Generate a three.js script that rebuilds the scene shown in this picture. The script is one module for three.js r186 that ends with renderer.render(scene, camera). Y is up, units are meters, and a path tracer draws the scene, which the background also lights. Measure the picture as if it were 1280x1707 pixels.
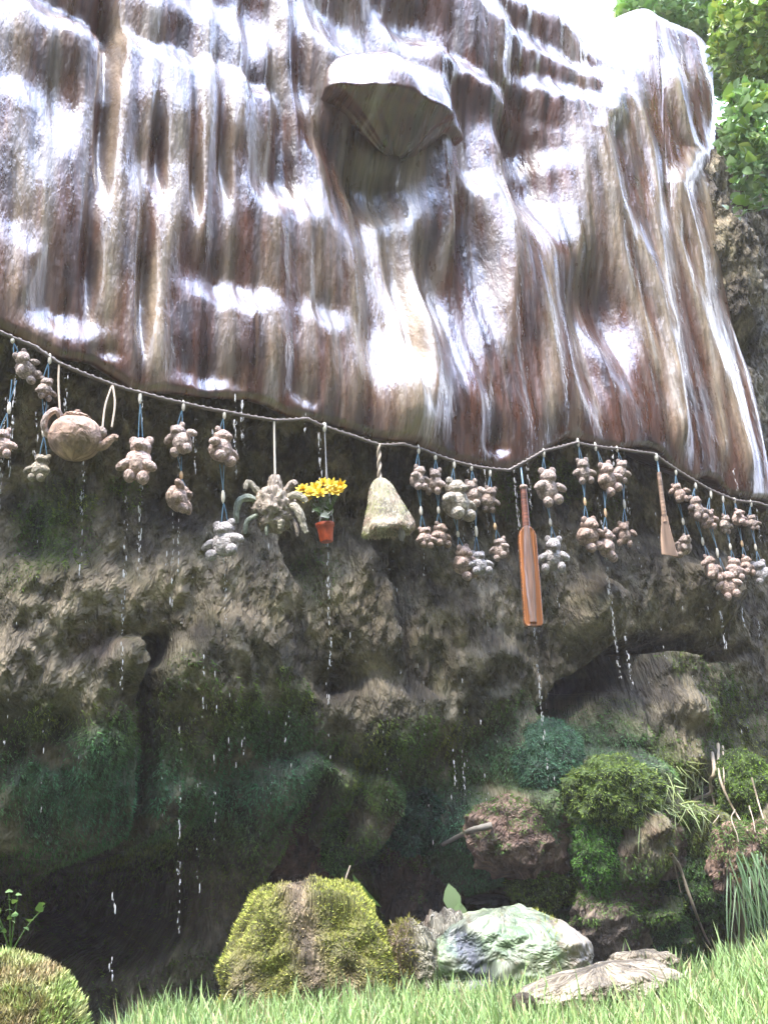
import * as THREE from 'three';
import { mergeGeometries, mergeVertices } from 'three/addons/utils/BufferGeometryUtils.js';
import { ImprovedNoise } from 'three/addons/math/ImprovedNoise.js';

// ---------------------------------------------------------------- camera, sky, sun, exposure
const scene = new THREE.Scene();
const camera = new THREE.PerspectiveCamera(53, 767 / 1024, 0.05, 400);
camera.position.set(0, 1.45, 0);
camera.rotation.order = 'YXZ';
camera.rotation.set(17.1 * Math.PI / 180, 0, -0.05);
camera.updateMatrixWorld(true);

const renderer = new THREE.WebGLRenderer({ antialias: true });
renderer.setSize(767, 1024);
renderer.toneMapping = THREE.LinearToneMapping;
renderer.toneMappingExposure = 7.6;
renderer.shadowMap.enabled = true;

const SUN = new THREE.Vector3(-0.2, 0.93, 0.3).normalize();
const sun = new THREE.DirectionalLight(0xfff4e6, 1.5);
sun.position.copy(SUN.clone().multiplyScalar(30)).add(new THREE.Vector3(0, 2, -5));
sun.target.position.set(0, 2, -5); scene.add(sun, sun.target);
sun.castShadow = true; sun.shadow.radius = 36;
Object.assign(sun.shadow.camera, { left: -12, right: 12, top: 12, bottom: -12, near: 1, far: 70 });
sun.shadow.mapSize.set(2048, 2048);

// ---------------------------------------------------------------- noise and small helpers
const IN = new ImprovedNoise();
const nz = (x, y, z = 0) => IN.noise(x + 31.7, y + 17.3, z + 5.1);
function fbm(x, y, z = 0, o = 4) { let a = 0.5, s = 0; for (let i = 0; i < o; i++) { s += a * nz(x, y, z + i * 7.7); x *= 2.03; y *= 2.03; z *= 2.03; a *= 0.5; } return s; }
function billow(x, y, z = 0, o = 3) { let a = 0.5, s = 0; for (let i = 0; i < o; i++) { s += a * (1 - 2 * Math.abs(nz(x, y, z + i * 9.1))); x *= 2.1; y *= 2.1; z *= 2.1; a *= 0.5; } return s; }
function rng(seed) { let a = seed >>> 0; return () => { a = (a + 0x6D2B79F5) | 0; let t = Math.imul(a ^ (a >>> 15), 1 | a); t = (t + Math.imul(t ^ (t >>> 7), 61 | t)) ^ t; return ((t ^ (t >>> 14)) >>> 0) / 4294967296; }; }
const clamp = (x, a = 0, b = 1) => Math.min(b, Math.max(a, x));
const sst = (a, b, x) => { const t = clamp((x - a) / (b - a)); return t * t * (3 - 2 * t); };
const lerp = (a, b, t) => a + (b - a) * t;
const mix3 = (a, b, t) => [lerp(a[0], b[0], t), lerp(a[1], b[1], t), lerp(a[2], b[2], t)];
const V = (x, y, z) => new THREE.Vector3(x, y, z);
function interp(pts, x) { // pts sorted by [0]
  if (x <= pts[0][0]) return pts[0][1];
  for (let i = 1; i < pts.length; i++) if (x <= pts[i][0]) { const [x0, y0] = pts[i - 1], [x1, y1] = pts[i]; return lerp(y0, y1, (x - x0) / (x1 - x0)); }
  return pts[pts.length - 1][1];
}

// sky: bright thin overcast, a little blue between the clouds
{
  const W = 512, H = 256, d = new Float32Array(W * H * 4);
  for (let j = 0; j < H; j++) {
    const el = ((j + 0.5) / H - 0.5) * Math.PI;
    for (let i = 0; i < W; i++) {
      const az = ((i + 0.5) / W) * 2 * Math.PI, x = Math.cos(el) * Math.cos(az), z = Math.cos(el) * Math.sin(az), y = Math.sin(el);
      const k = (j * W + i) * 4;
      const c = sst(-0.22, 0.2, fbm(x * 2.2, y * 3.5, z * 2.2, 5));
      const up = 0.5 + 1.15 * clamp(y);
      const blue = [0.27, 0.43, 0.92], cloud = [1.26, 1.32, 1.46];
      const col = y > -0.02 ? mix3(blue, cloud, 0.08 + 0.92 * c) : [0.12, 0.13, 0.1];
      d[k] = col[0] * up; d[k + 1] = col[1] * up; d[k + 2] = col[2] * up; d[k + 3] = 1;
    }
  }
  const t = new THREE.DataTexture(d, W, H, THREE.RGBAFormat, THREE.FloatType);
  t.mapping = THREE.EquirectangularReflectionMapping; t.magFilter = t.minFilter = THREE.LinearFilter; t.needsUpdate = true;
  scene.background = t; scene.environment = t; scene.environmentIntensity = 1; scene.backgroundIntensity = 1;
}

// ---------------------------------------------------------------- tagging
const used = {};
function numbered(n) { used[n] = (used[n] || 0) + 1; return used[n] === 1 ? n : n + '_' + String(used[n] - 1).padStart(3, '0'); }
function tag(o, label, category, group) { o.userData.label = label; if (category) o.userData.category = category; if (group) o.userData.group = group; return o; }
function thing(name, label, category, pos = V(0, 0, 0), group) { const g = new THREE.Group(); g.name = numbered(name); g.position.copy(pos); scene.add(g); return tag(g, label, category, group); }
function part(name, geo, mat, parent) { const m = new THREE.Mesh(geo, mat); m.name = name; m.castShadow = m.receiveShadow = true; parent.add(m); return m; }
function struct(name, geo, mat) { const m = part(numbered(name), geo, mat, scene); m.userData.kind = 'structure'; return m; }

// ---------------------------------------------------------------- tileable textures
function tileNoise(N, fx, fy, seed, oct = 4, gain = 0.55) {
  const out = new Float32Array(N * N); let amp = 1, tot = 0;
  for (let o = 0; o < oct; o++) {
    const r = rng(seed + o * 77), L = new Float32Array(fx * fy); for (let i = 0; i < L.length; i++) L[i] = r();
    for (let j = 0; j < N; j++) { const y = j / N * fy, y0 = Math.floor(y), ty = y - y0, wy = ty * ty * (3 - 2 * ty);
      for (let i = 0; i < N; i++) { const x = i / N * fx, x0 = Math.floor(x), tx = x - x0, wx = tx * tx * (3 - 2 * tx), x1 = (x0 + 1) % fx, y1 = (y0 + 1) % fy;
        out[j * N + i] += amp * lerp(lerp(L[y0 * fx + x0], L[y0 * fx + x1], wx), lerp(L[y1 * fx + x0], L[y1 * fx + x1], wx), wy); } }
    tot += amp; amp *= gain; fx *= 2; fy *= 2;
  }
  for (let i = 0; i < out.length; i++) out[i] /= tot;
  return out;
}
function greyTex(arr, N, lo, hi, srgb) {
  const d = new Uint8Array(N * N * 4);
  for (let i = 0; i < N * N; i++) { const v = clamp(lerp(lo, hi, clamp((arr[i] - 0.25) / 0.5))) * 255; d[i * 4] = d[i * 4 + 1] = d[i * 4 + 2] = v; d[i * 4 + 3] = 255; }
  const t = new THREE.DataTexture(d, N, N); t.wrapS = t.wrapT = THREE.RepeatWrapping; t.magFilter = THREE.LinearFilter; t.minFilter = THREE.LinearMipmapLinearFilter; t.generateMipmaps = true;
  if (srgb) t.colorSpace = THREE.SRGBColorSpace; t.needsUpdate = true; return t;
}
const rockN = tileNoise(512, 12, 7, 11, 5, 0.7), rockN2 = tileNoise(512, 9, 9, 23, 5, 0.7);
const rockBump = greyTex(rockN, 512, 0, 1), rockGrain = greyTex(rockN2, 512, 0.55, 1, true);
const wetN = tileNoise(512, 26, 8, 41, 4, 0.62), wetBump = greyTex(wetN, 512, 0, 1);
const streakGrain = greyTex(tileNoise(512, 40, 3, 57, 4, 0.6), 512, 0.7, 1, true);
const wetRough = greyTex(tileNoise(512, 16, 5, 67, 4, 0.6), 512, 0.2, 0.46);
const woodGrain = greyTex(tileNoise(256, 24, 2, 71, 4, 0.6), 256, 0.55, 1, true);
const crustN = greyTex(tileNoise(256, 10, 10, 83, 4, 0.7), 256, 0, 1), crustGrain = greyTex(tileNoise(256, 7, 7, 85, 4, 0.7), 256, 0.6, 1, true);

// ---------------------------------------------------------------- frames: pixel rays of the photograph (1280 x 1707) and the plane of the rock wall
const F = 853.5 / Math.tan(26.5 * Math.PI / 180);
const ray = (px, py) => V((px - 640) / F, (853.5 - py) / F, -1).applyQuaternion(camera.quaternion);
function at(px, py, d) { const r = ray(px, py); return camera.position.clone().addScaledVector(r, d / -r.z); }
const PHI = 31 * Math.PI / 180, A = V(Math.cos(PHI), 0, -Math.sin(PHI)), NRM = V(Math.sin(PHI), 0, Math.cos(PHI)), O = V(0, 0, -6);
const P = (s, h, off) => V(O.x + A.x * s + NRM.x * off, h, O.z + A.z * s + NRM.z * off);
function onWall(px, py, off = 0) { const r = ray(px, py); const t = (off - camera.position.clone().sub(O).dot(NRM)) / r.dot(NRM); return camera.position.clone().addScaledVector(r, t); }
const SH = (p) => [p.clone().sub(O).dot(A), p.y];
const wallSH = (px, py, off = 0) => SH(onWall(px, py, off));
function pxScale(px, py, off = 0) { const p = onWall(px, py, off), r = ray(px, py); return p.distanceTo(camera.position) / r.length() / F; } // metres per photo pixel
// blobs given in photo pixels become blobs on the wall
function blobs(list, off = 0) {
  return list.map(([x, y, rx, ry, v, rot = 0]) => { const [s, h] = off === 'cur' ? curSH(x, y) : wallSH(x, y, off), k = pxScale(x, y, off === 'cur' ? -0.15 : off); return { s, h, rs: rx * k / Math.cos(PHI) * 0.95, rh: ry * k * 1.04, v, c: Math.cos(rot), n: Math.sin(rot) }; });
}
function curOffEst(h) { return -0.03 - 0.06 * Math.max(0, h - 3.9); }
function curSH(px, py, extra = 0) { let o = -0.1; for (let i = 0; i < 4; i++) o = curOffEst(wallSH(px, py, o)[1]) + extra; return wallSH(px, py, o); }
function blobW(b, s, h, soft = 0.55) {
  let u = s - b.s, v = h - b.h; if (b.n) { const w = u * b.c + v * b.n; v = -u * b.n + v * b.c; u = w; }
  const d = Math.hypot(u / b.rs, v / b.rh); return d > 1.35 ? 0 : 1 - sst(1 - soft, 1.35, d);
}

// ---------------------------------------------------------------- the recessed cliff behind and below the curtain
const baseN = [[600, -0.62], [700, -0.58], [800, -0.54], [900, -0.49], [1000, -0.45], [1100, -0.45], [1200, -0.5], [1300, -0.58], [1400, -0.7], [1500, -0.86], [1620, -0.95]]
  .map(([y, v]) => [wallSH(640, y)[1], v]).sort((a, b) => a[0] - b[0]);
const CB = blobs([
  [430, 960, 150, 120, 0.14], [650, 990, 60, 130, 0.16], [850, 970, 90, 150, 0.12], [760, 1060, 100, 90, 0.08], [1000, 930, 80, 120, 0.12], [1035, 1020, 50, 60, 0.28],
  [250, 1090, 34, 46, 0.28], [720, 1190, 110, 60, 0.2], [420, 1100, 120, 90, 0.2], [130, 980, 110, 80, 0.2], [60, 1120, 80, 80, 0.22], [190, 1170, 50, 120, 0.2], [1240, 960, 70, 60, 0.25], [1150, 950, 80, 80, 0.16],
  [560, 1180, 60, 80, 0.12], [880, 1130, 90, 70, 0.2],
  [285, 1060, 24, 32, -0.55], [278, 1140, 11, 90, -0.4], [282, 1300, 16, 150, -0.45], [540, 900, 26, 100, -0.18, 0.35], [720, 960, 20, 110, -0.2, -0.2], [600, 1120, 60, 30, -0.12],
  [1010, 1150, 70, 26, -0.8, 0.55], [1090, 1090, 60, 26, -0.9, 0.5], [1210, 1065, 110, 20, -0.9], [960, 1185, 30, 14, -0.6], [1272, 1270, 10, 34, -0.5],
  [180, 1545, 240, 100, -1.1], [70, 1470, 50, 40, -0.6], [330, 1500, 110, 90, -0.9], [420, 1450, 50, 80, -0.7], [585, 1345, 16, 44, -0.6], [610, 1480, 60, 60, -0.5], [720, 1470, 90, 60, -0.3],
  [1010, 1590, 80, 40, -0.6], [1130, 1530, 80, 24, -0.7], [950, 1505, 140, 16, -0.5], [760, 1400, 40, 40, -0.3], [650, 1360, 20, 20, -0.2],
  [130, 1340, 170, 110, 0.12], [350, 1210, 80, 150, 0.1], [560, 1310, 100, 50, 0.22], [700, 1360, 50, 70, 0.2], [510, 1410, 50, 70, 0.12], [380, 1350, 80, 60, 0.1],
  [930, 1270, 80, 80, 0.32], [880, 1390, 90, 70, 0.4], [1040, 1320, 90, 60, 0.42], [1140, 1390, 90, 50, 0.45], [1140, 1230, 120, 80, 0.3], [1250, 1330, 60, 70, 0.42], [1180, 1130, 120, 70, 0.22], [1190, 1460, 90, 60, 0.62], [1010, 1430, 70, 70, 0.55], [1060, 1545, 110, 50, 0.5], [1250, 1430, 60, 60, 0.6],
  [1240, 400, 60, 180, 0.25], [1250, 640, 60, 120, 0.15], [1255, 560, 40, 40, -0.2], [1262, 640, 20, 12, -0.35], [1235, 320, 30, 50, -0.15],
]);
const [SR0] = wallSH(820, 1400);
function cliffOff(s, h) {
  const wx = s + 0.07 * nz(s * 3.1, h * 3.1, 1), wh = h + 0.07 * nz(s * 3.1, h * 3.1, 4);
  let n = interp(baseN, wh);
  n += sst(SR0 - 0.2, SR0 + 1.2, s) * sst(2.3, 0.9, h) * 0.75;                   // the bank at the foot on the right
  n += sst(3.0, 3.5, s) * sst(3.2, 4.2, h) * 0.25;
  for (const b of CB) n += b.v * blobW(b, wx, wh);
  const up = sst(1.2, 2.4, h);
  n += 0.12 * fbm(s * 1.5, h * 0.7, 2, 2) + 0.07 * billow(s * 3.2, h * 1.3, 3, 2) + 0.075 * billow(s * 8.2, h * 3.4, 8, 3) * (0.6 + 0.6 * up) + 0.045 * billow(s * 24, h * 8, 5, 2);
  n -= 0.8 * sst(4.5, 5.0, h) * sst(2.9, 2.4, s);
  if (h > 7.6) n -= (h - 7.6) * 0.8;
  return n;
}
// colours of the rock
const ROCK = { grey: [0.28, 0.235, 0.155], tan: [0.47, 0.39, 0.265], dark: [0.075, 0.06, 0.045], moss: [0.055, 0.095, 0.02], teal: [0.045, 0.12, 0.07], olive: [0.10, 0.10, 0.02], red: [0.19, 0.105, 0.075], wine: [0.10, 0.06, 0.055], pale: [0.46, 0.43, 0.34] };
const mossB = blobs([[90, 880, 70, 90, 0.9], [170, 1290, 190, 110, 1], [420, 1240, 110, 110, 0.9], [350, 1360, 130, 90, 1], [600, 1290, 170, 70, 1], [720, 1370, 70, 90, 1], [680, 1230, 140, 40, 0.6], [560, 1400, 60, 70, 0.9], [800, 1300, 110, 130, 0.9], [950, 1260, 110, 100, 1], [1040, 1310, 110, 70, 1], [1180, 1200, 120, 110, 0.7], [1260, 1320, 60, 90, 1], [1000, 1430, 90, 90, 1], [800, 1470, 120, 80, 0.9], [1180, 1480, 90, 70, 1], [940, 1530, 80, 50, 0.9], [1130, 1580, 70, 60, 1], [700, 1520, 80, 60, 0.8], [930, 800, 60, 50, 1], [850, 830, 40, 60, 0.9], [985, 860, 50, 30, 0.7], [1090, 1120, 70, 40, 0.5], [830, 1190, 60, 40, 0.5], [300, 1150, 100, 60, 0.4], [520, 960, 40, 80, 0.35], [30, 950, 40, 60, 0.4], [200, 830, 60, 40, 0.5]], -0.5);
const tealB = blobs([[150, 1330, 220, 110, 1], [400, 1300, 150, 110, 0.9], [690, 1370, 90, 90, 1], [930, 1260, 80, 80, 0.7], [800, 1280, 80, 100, 0.6], [780, 1450, 120, 90, 0.8], [500, 1320, 50, 50, 0.6]], -0.6);
const redB = blobs([[510, 1400, 45, 60, 1], [630, 1390, 30, 40, 0.9], [890, 1385, 80, 50, 1], [1110, 1400, 90, 40, 0.9], [1260, 1450, 50, 40, 1], [720, 1460, 50, 60, 0.8], [630, 1480, 40, 40, 0.7], [1050, 1540, 60, 40, 0.8], [1000, 1290, 30, 25, 0.6], [130, 1090, 50, 40, 0.4]], -0.6);
const paleB = blobs([[1035, 1010, 50, 70, 0.8], [800, 1010, 60, 120, 0.5], [650, 990, 60, 90, 0.45], [430, 950, 130, 80, 0.4], [250, 1080, 30, 40, 0.5], [780, 1180, 40, 40, 0.5], [1250, 940, 50, 60, 0.8], [1240, 480, 70, 190, 0.55], [1260, 720, 50, 90, 0.7], [1040, 820, 60, 50, 0.6], [1190, 1200, 60, 60, 0.4]], -0.4);
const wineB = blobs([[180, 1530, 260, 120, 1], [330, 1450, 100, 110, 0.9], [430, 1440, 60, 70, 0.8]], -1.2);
const sumB = (L, s, h) => { let v = 0; for (const b of L) v = Math.max(v, b.v * blobW(b, s, h, 0.8)); return v; };
function mossAmount(s, h) { const w = 0.16 * nz(s * 5, h * 4, 21); return clamp((sumB(mossB, s + w, h + w) + 0.35 * sst(2.3, 1.5, h)) * sst(-0.3, 0.08, fbm(s * 4.4, h * 3.4, 13, 4) + 0.16)); }
function cliffColor(s, h) {
  const f1 = fbm(s * 3.2, h * 2.2, 40, 5), f2 = fbm(s * 9, h * 5, 50, 4), f3 = nz(s * 26, h * 13, 60);
  let c = mix3(ROCK.grey, ROCK.tan, sst(-0.05, 0.35, f1 + 0.4 * f2 + 0.12 * f3));
  c = mix3(c, ROCK.dark, sst(0.0, 0.3, -f1 + 0.5 * f2) * 0.75);
  c = mix3(c, ROCK.olive, 0.5 * sst(0.05, 0.3, fbm(s * 5, h * 2.5, 90, 3)));
  c = mix3(c, ROCK.pale, sumB(paleB, s, h) * sst(-0.15, 0.25, f2 + 0.3 * f3));
  c = mix3(c, ROCK.red, sumB(redB, s, h) * sst(-0.3, 0.1, f2));
  const m = mossAmount(s, h), t = sumB(tealB, s, h);
  const mc = mix3(mix3(ROCK.moss, ROCK.olive, sst(-0.2, 0.3, f1) * 0.6), ROCK.teal, t * 0.85);
  c = mix3(c, mc, m * 0.85);
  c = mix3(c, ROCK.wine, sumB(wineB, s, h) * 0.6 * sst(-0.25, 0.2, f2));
  return c;
}
function gridMesh(nu, nv, fn, col, uv) {
  const pos = new Float32Array((nu + 1) * (nv + 1) * 3), c = col ? new Float32Array(pos.length) : null, t = new Float32Array((nu + 1) * (nv + 1) * 2), idx = new Uint32Array(nu * nv * 6);
  let k = 0;
  for (let j = 0; j <= nv; j++) for (let i = 0; i <= nu; i++, k++) {
    const p = fn(i / nu, j / nv, i, j); pos[k * 3] = p.x; pos[k * 3 + 1] = p.y; pos[k * 3 + 2] = p.z;
    if (c) { const q = col(i / nu, j / nv, i, j, p); c[k * 3] = q[0]; c[k * 3 + 1] = q[1]; c[k * 3 + 2] = q[2]; }
    const w = uv(i / nu, j / nv, i, j, p); t[k * 2] = w[0]; t[k * 2 + 1] = w[1];
  }
  k = 0;
  for (let j = 0; j < nv; j++) for (let i = 0; i < nu; i++) { const a = j * (nu + 1) + i, b = a + 1, d = a + nu + 1, e = d + 1; idx[k++] = a; idx[k++] = b; idx[k++] = e; idx[k++] = a; idx[k++] = e; idx[k++] = d; }
  const g = new THREE.BufferGeometry(); g.setAttribute('position', new THREE.BufferAttribute(pos, 3)); if (c) g.setAttribute('color', new THREE.BufferAttribute(c, 3)); g.setAttribute('uv', new THREE.BufferAttribute(t, 2)); g.setIndex(new THREE.BufferAttribute(idx, 1)); g.computeVertexNormals(); return g;
}
const rockMat = new THREE.MeshStandardMaterial({ vertexColors: true, map: rockGrain, bumpMap: rockBump, bumpScale: 0.045, roughness: 0.82 });
const CS0 = -4.2, CS1 = 5.4, CH0 = -0.5, CH1 = 9.4, CNU = 540, CNV = 520;
{
  const sh = (u, v) => [lerp(CS0, CS1, u), lerp(CH0, CH1, v)];
  struct('cliff', gridMesh(CNU, CNV, (u, v) => { const [s, h] = sh(u, v); return P(s, h, cliffOff(s, h)); }, (u, v) => cliffColor(...sh(u, v)), (u, v, i, j, p) => { const [s, h] = sh(u, v), n = p.clone().sub(O).dot(NRM); return [s / 1.1 + n * 0.75, h / 1.1 + n * 0.62]; }), rockMat);
}
function onCliff(px, py, off = 0) { // march the pixel's ray into the cliff
  const r = ray(px, py).normalize(); let t = onWall(px, py, 0.9).distanceTo(camera.position);
  for (let i = 0; i < 400; i++, t += 0.015) { const p = camera.position.clone().addScaledVector(r, t), [s, h] = SH(p), n = p.clone().sub(O).dot(NRM); if (n < cliffOff(s, h) + off) return p; }
  return onWall(px, py, -1);
}

// ---------------------------------------------------------------- the wet stone curtain
const lipPix = [[-260, 500], [0, 545], [60, 575], [100, 596], [160, 602], [200, 630], [230, 652], [300, 656], [370, 662], [420, 664], [450, 672], [480, 690], [520, 700], [560, 706], [610, 722], [650, 737], [690, 742], [760, 767], [800, 775], [850, 780], [880, 772], [910, 752], [950, 727], [990, 738], [1030, 747], [1080, 743], [1105, 755], [1130, 783], [1160, 800], [1180, 792], [1200, 798], [1220, 824], [1250, 832], [1275, 830]];
const lip = lipPix.map(([x, y]) => wallSH(x, y, 0));
const edgePix = [[1275, 820], [1258, 720], [1240, 640], [1212, 560], [1195, 480], [1190, 400], [1186, 300], [1180, 200], [1176, 100], [1170, 40]];
const edge = edgePix.map(([x, y]) => { const [s, h] = curSH(x, y, -0.2); return [h, s]; });
const SE0 = interp(edge, 4.0);
const sweep = (s0, h) => { const w = Math.pow(sst(SE0 - 2.2, SE0, s0), 1.4); return s0 + w * (interp(edge, h) - SE0); };
const crest = [[1030, 24], [1075, 50], [1110, 68], [1150, 88], [1176, 118]].map(([x, y]) => { const [s, h] = curSH(x, y, -0.35); let a = s - 2, c = s + 2; for (let i = 0; i < 30; i++) { const m = (a + c) / 2; if (sweep(m, h) < s) a = m; else c = m; } return [a, h]; });
const crestH = (s) => s < crest[0][0] ? Math.min(8.6, crest[0][1] + (crest[0][0] - s) * 0.35) : interp(crest, s);
// where the wall steps back (mirrors the sky) and where it stands upright or overhangs (mirrors the trees): [x, y, rx, ry, slope]
const slopeB = blobs([
  [880, 300, 120, 140, 0.2], [640, 50, 150, 80, 0.22], [650, 430, 90, 190, 0.14], [960, 90, 120, 60, 0.15], [540, 300, 60, 100, 0.12], [1000, 540, 90, 90, 0.1], [780, 480, 60, 150, 0.1],
  [60, 8, 150, 34, 0.6], [150, 50, 70, 50, 0.55], [185, 130, 20, 60, 0.45], [300, 104, 150, 24, 0.5], [340, 20, 60, 30, 0.35], [420, 50, 50, 60, 0.35], [430, 150, 40, 26, 0.5],
  [560, 40, 90, 60, 0.5], [700, 40, 80, 60, 0.55], [650, 110, 120, 40, 0.55], [520, 170, 30, 60, 0.35], [800, 118, 170, 26, 0.62, -0.36], [940, 150, 110, 26, 0.62, -0.1], [880, 50, 130, 30, 0.55, -0.3], [1000, 60, 80, 50, 0.55, -0.5], [1000, 120, 60, 26, 0.5],
  [30, 160, 40, 30, 0.25], [100, 210, 30, 70, 0.3], [172, 270, 16, 110, 0.45], [30, 400, 34, 40, 0.2], [225, 300, 16, 50, 0.25], [260, 300, 16, 60, 0.35], [322, 350, 10, 60, 0.4], [370, 320, 12, 70, 0.35],
  [470, 330, 60, 46, 0.55], [545, 240, 40, 40, 0.45], [590, 330, 60, 90, 0.3], [650, 310, 90, 60, 0.7], [660, 440, 70, 180, 0.46], [640, 600, 70, 60, 0.35], [690, 620, 16, 80, 0.4],
  [790, 230, 40, 90, 0.4], [800, 290, 36, 34, 0.6], [890, 236, 80, 40, 0.6], [900, 340, 80, 90, 0.5], [900, 300, 30, 120, 0.3], [800, 450, 34, 150, 0.34], [760, 560, 44, 110, 0.4], [730, 480, 30, 80, 0.3],
  [1000, 540, 70, 70, 0.5], [975, 640, 30, 90, 0.3], [1030, 620, 30, 60, 0.3], [380, 492, 80, 34, 0.5], [110, 545, 80, 30, 0.55], [150, 490, 14, 60, 0.35], [540, 530, 50, 30, 0.45], [345, 640, 60, 22, 0.45], [240, 540, 14, 90, 0.4], [500, 668, 30, 14, 0.5], [825, 752, 26, 12, 0.7], [180, 600, 30, 12, 0.3], [690, 500, 40, 60, 0.25], [470, 230, 20, 160, 0.25], [500, 120, 20, 100, 0.25],
  [60, 90, 70, 50, -0.2], [130, 120, 40, 60, -0.18], [260, 40, 50, 40, -0.15], [310, 40, 20, 40, -0.1], [250, 220, 60, 70, -0.12], [320, 220, 70, 80, -0.15], [410, 230, 50, 60, -0.12], [740, 110, 36, 40, -0.25], [800, 150, 30, 40, -0.2], [860, 180, 70, 34, -0.2], [1000, 190, 40, 40, -0.15],
  [100, 420, 80, 90, -0.1], [320, 420, 60, 60, -0.1], [440, 420, 60, 80, -0.12], [520, 390, 24, 60, -0.1], [740, 400, 30, 90, -0.12], [860, 520, 40, 110, -0.15], [450, 610, 100, 50, -0.12], [770, 700, 140, 50, -0.16], [950, 700, 60, 60, -0.1], [1110, 180, 50, 60, -0.15], [1160, 170, 26, 60, -0.15], [980, 400, 50, 90, -0.1],
], 'cur');
// folds running down the curtain: cream where the mineral has built up. [points in pixels, width px, height m]
const folds = [];
function fold(pix, w, amp) { const p = pix.map(([x, y]) => curSH(x, y)).map(([s, h]) => [h, s]).sort((a, b) => a[0] - b[0]); folds.push({ p, w: 1.25 * w * pxScale(...pix[0], -0.1) / Math.cos(PHI), amp }); }
fold([[203, 0], [198, 120], [190, 260], [184, 400], [170, 560]], 16, 0.06); fold([[255, 0], [248, 150], [236, 260], [225, 420]], 14, 0.045); fold([[345, 0], [340, 140], [330, 300], [326, 420]], 12, 0.05);
fold([[290, 180], [292, 330], [268, 430], [250, 520], [262, 650]], 18, 0.06); fold([[398, 0], [392, 180], [374, 260], [380, 420], [372, 660]], 12, 0.045); fold([[460, 0], [462, 140], [446, 240], [444, 500], [452, 660]], 14, 0.04);
fold([[600, 225], [600, 420], [590, 560], [584, 700]], 18, 0.05); fold([[640, 215], [656, 420], [664, 560], [666, 735]], 40, 0.17); fold([[690, 225], [700, 420], [694, 560], [686, 740]], 28, 0.13);
fold([[905, 420], [906, 560], [912, 720]], 18, 0.05); fold([[1018, 160], [992, 230], [1014, 330], [1060, 430], [1096, 540], [1120, 740]], 20, 0.12); fold([[1046, 170], [1074, 260], [1086, 420], [1110, 560], [1126, 760]], 14, 0.09);
fold([[1104, 130], [1110, 170], [1138, 240], [1150, 260], [1120, 320], [1150, 420], [1170, 560], [1210, 680], [1240, 800]], 17, 0.12); fold([[980, 240], [1000, 330], [1030, 450], [1064, 540], [1090, 640]], 16, 0.07); fold([[1110, 290], [1116, 400], [1150, 520], [1180, 620], [1200, 780]], 13, 0.07); fold([[1160, 300], [1176, 400], [1184, 480]], 14, 0.06);
fold([[90, 0], [88, 160], [66, 420], [30, 540]], 14, 0.045); fold([[30, 0], [34, 300], [14, 540]], 18, 0.04); fold([[500, 300], [508, 500], [500, 690]], 14, 0.035); fold([[545, 300], [548, 500], [540, 700]], 14, 0.03); fold([[760, 330], [742, 450], [740, 560]], 12, 0.05); fold([[850, 250], [846, 420], [836, 600]], 12, 0.035); fold([[1178, 130], [1172, 170], [1176, 220]], 12, 0.05);
{ const r = rng(5); for (let i = 0; i < 14; i++) { const x = -220 + r() * 1240, y0 = -150 + r() * 500, l = 250 + r() * 500, dx = (r() - 0.5) * 40; fold([[x, y0], [x + dx * 0.5, y0 + l * 0.5], [x + dx, y0 + l]], 10 + r() * 16, 0.012 + r() * 0.022); } }
function foldAt(s, h) { // height and mineral build-up of the folds
  let a = 0, m = 0;
  for (const f of folds) { const h0 = f.p[0][0], h1 = f.p[f.p.length - 1][0]; if (h < h0 - 0.15 || h > h1 + 0.15) continue;
    const c = interp(f.p, h) + 0.02 * nz(h * 2.5, f.w * 100), d = Math.abs(s - c) / f.w; if (d > 2) continue;
    const e = sst(h0 - 0.15, h0 + 0.2, h) * sst(h1 + 0.15, h1 - 0.2, h), g = Math.exp(-d * d * 1.6) * e; a += f.amp * g; m = Math.max(m, Math.exp(-d * d * 2.6) * e * clamp(f.amp / 0.06)); }
  return [a, m];
}
const CUR = { NU: 560, NV: 400, S0: -3.6 };
const curOff = new Float32Array((CUR.NU + 1) * (CUR.NV + 1)), curMin = new Float32Array(curOff.length), curS = new Float32Array(curOff.length), curH = new Float32Array(curOff.length);
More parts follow.
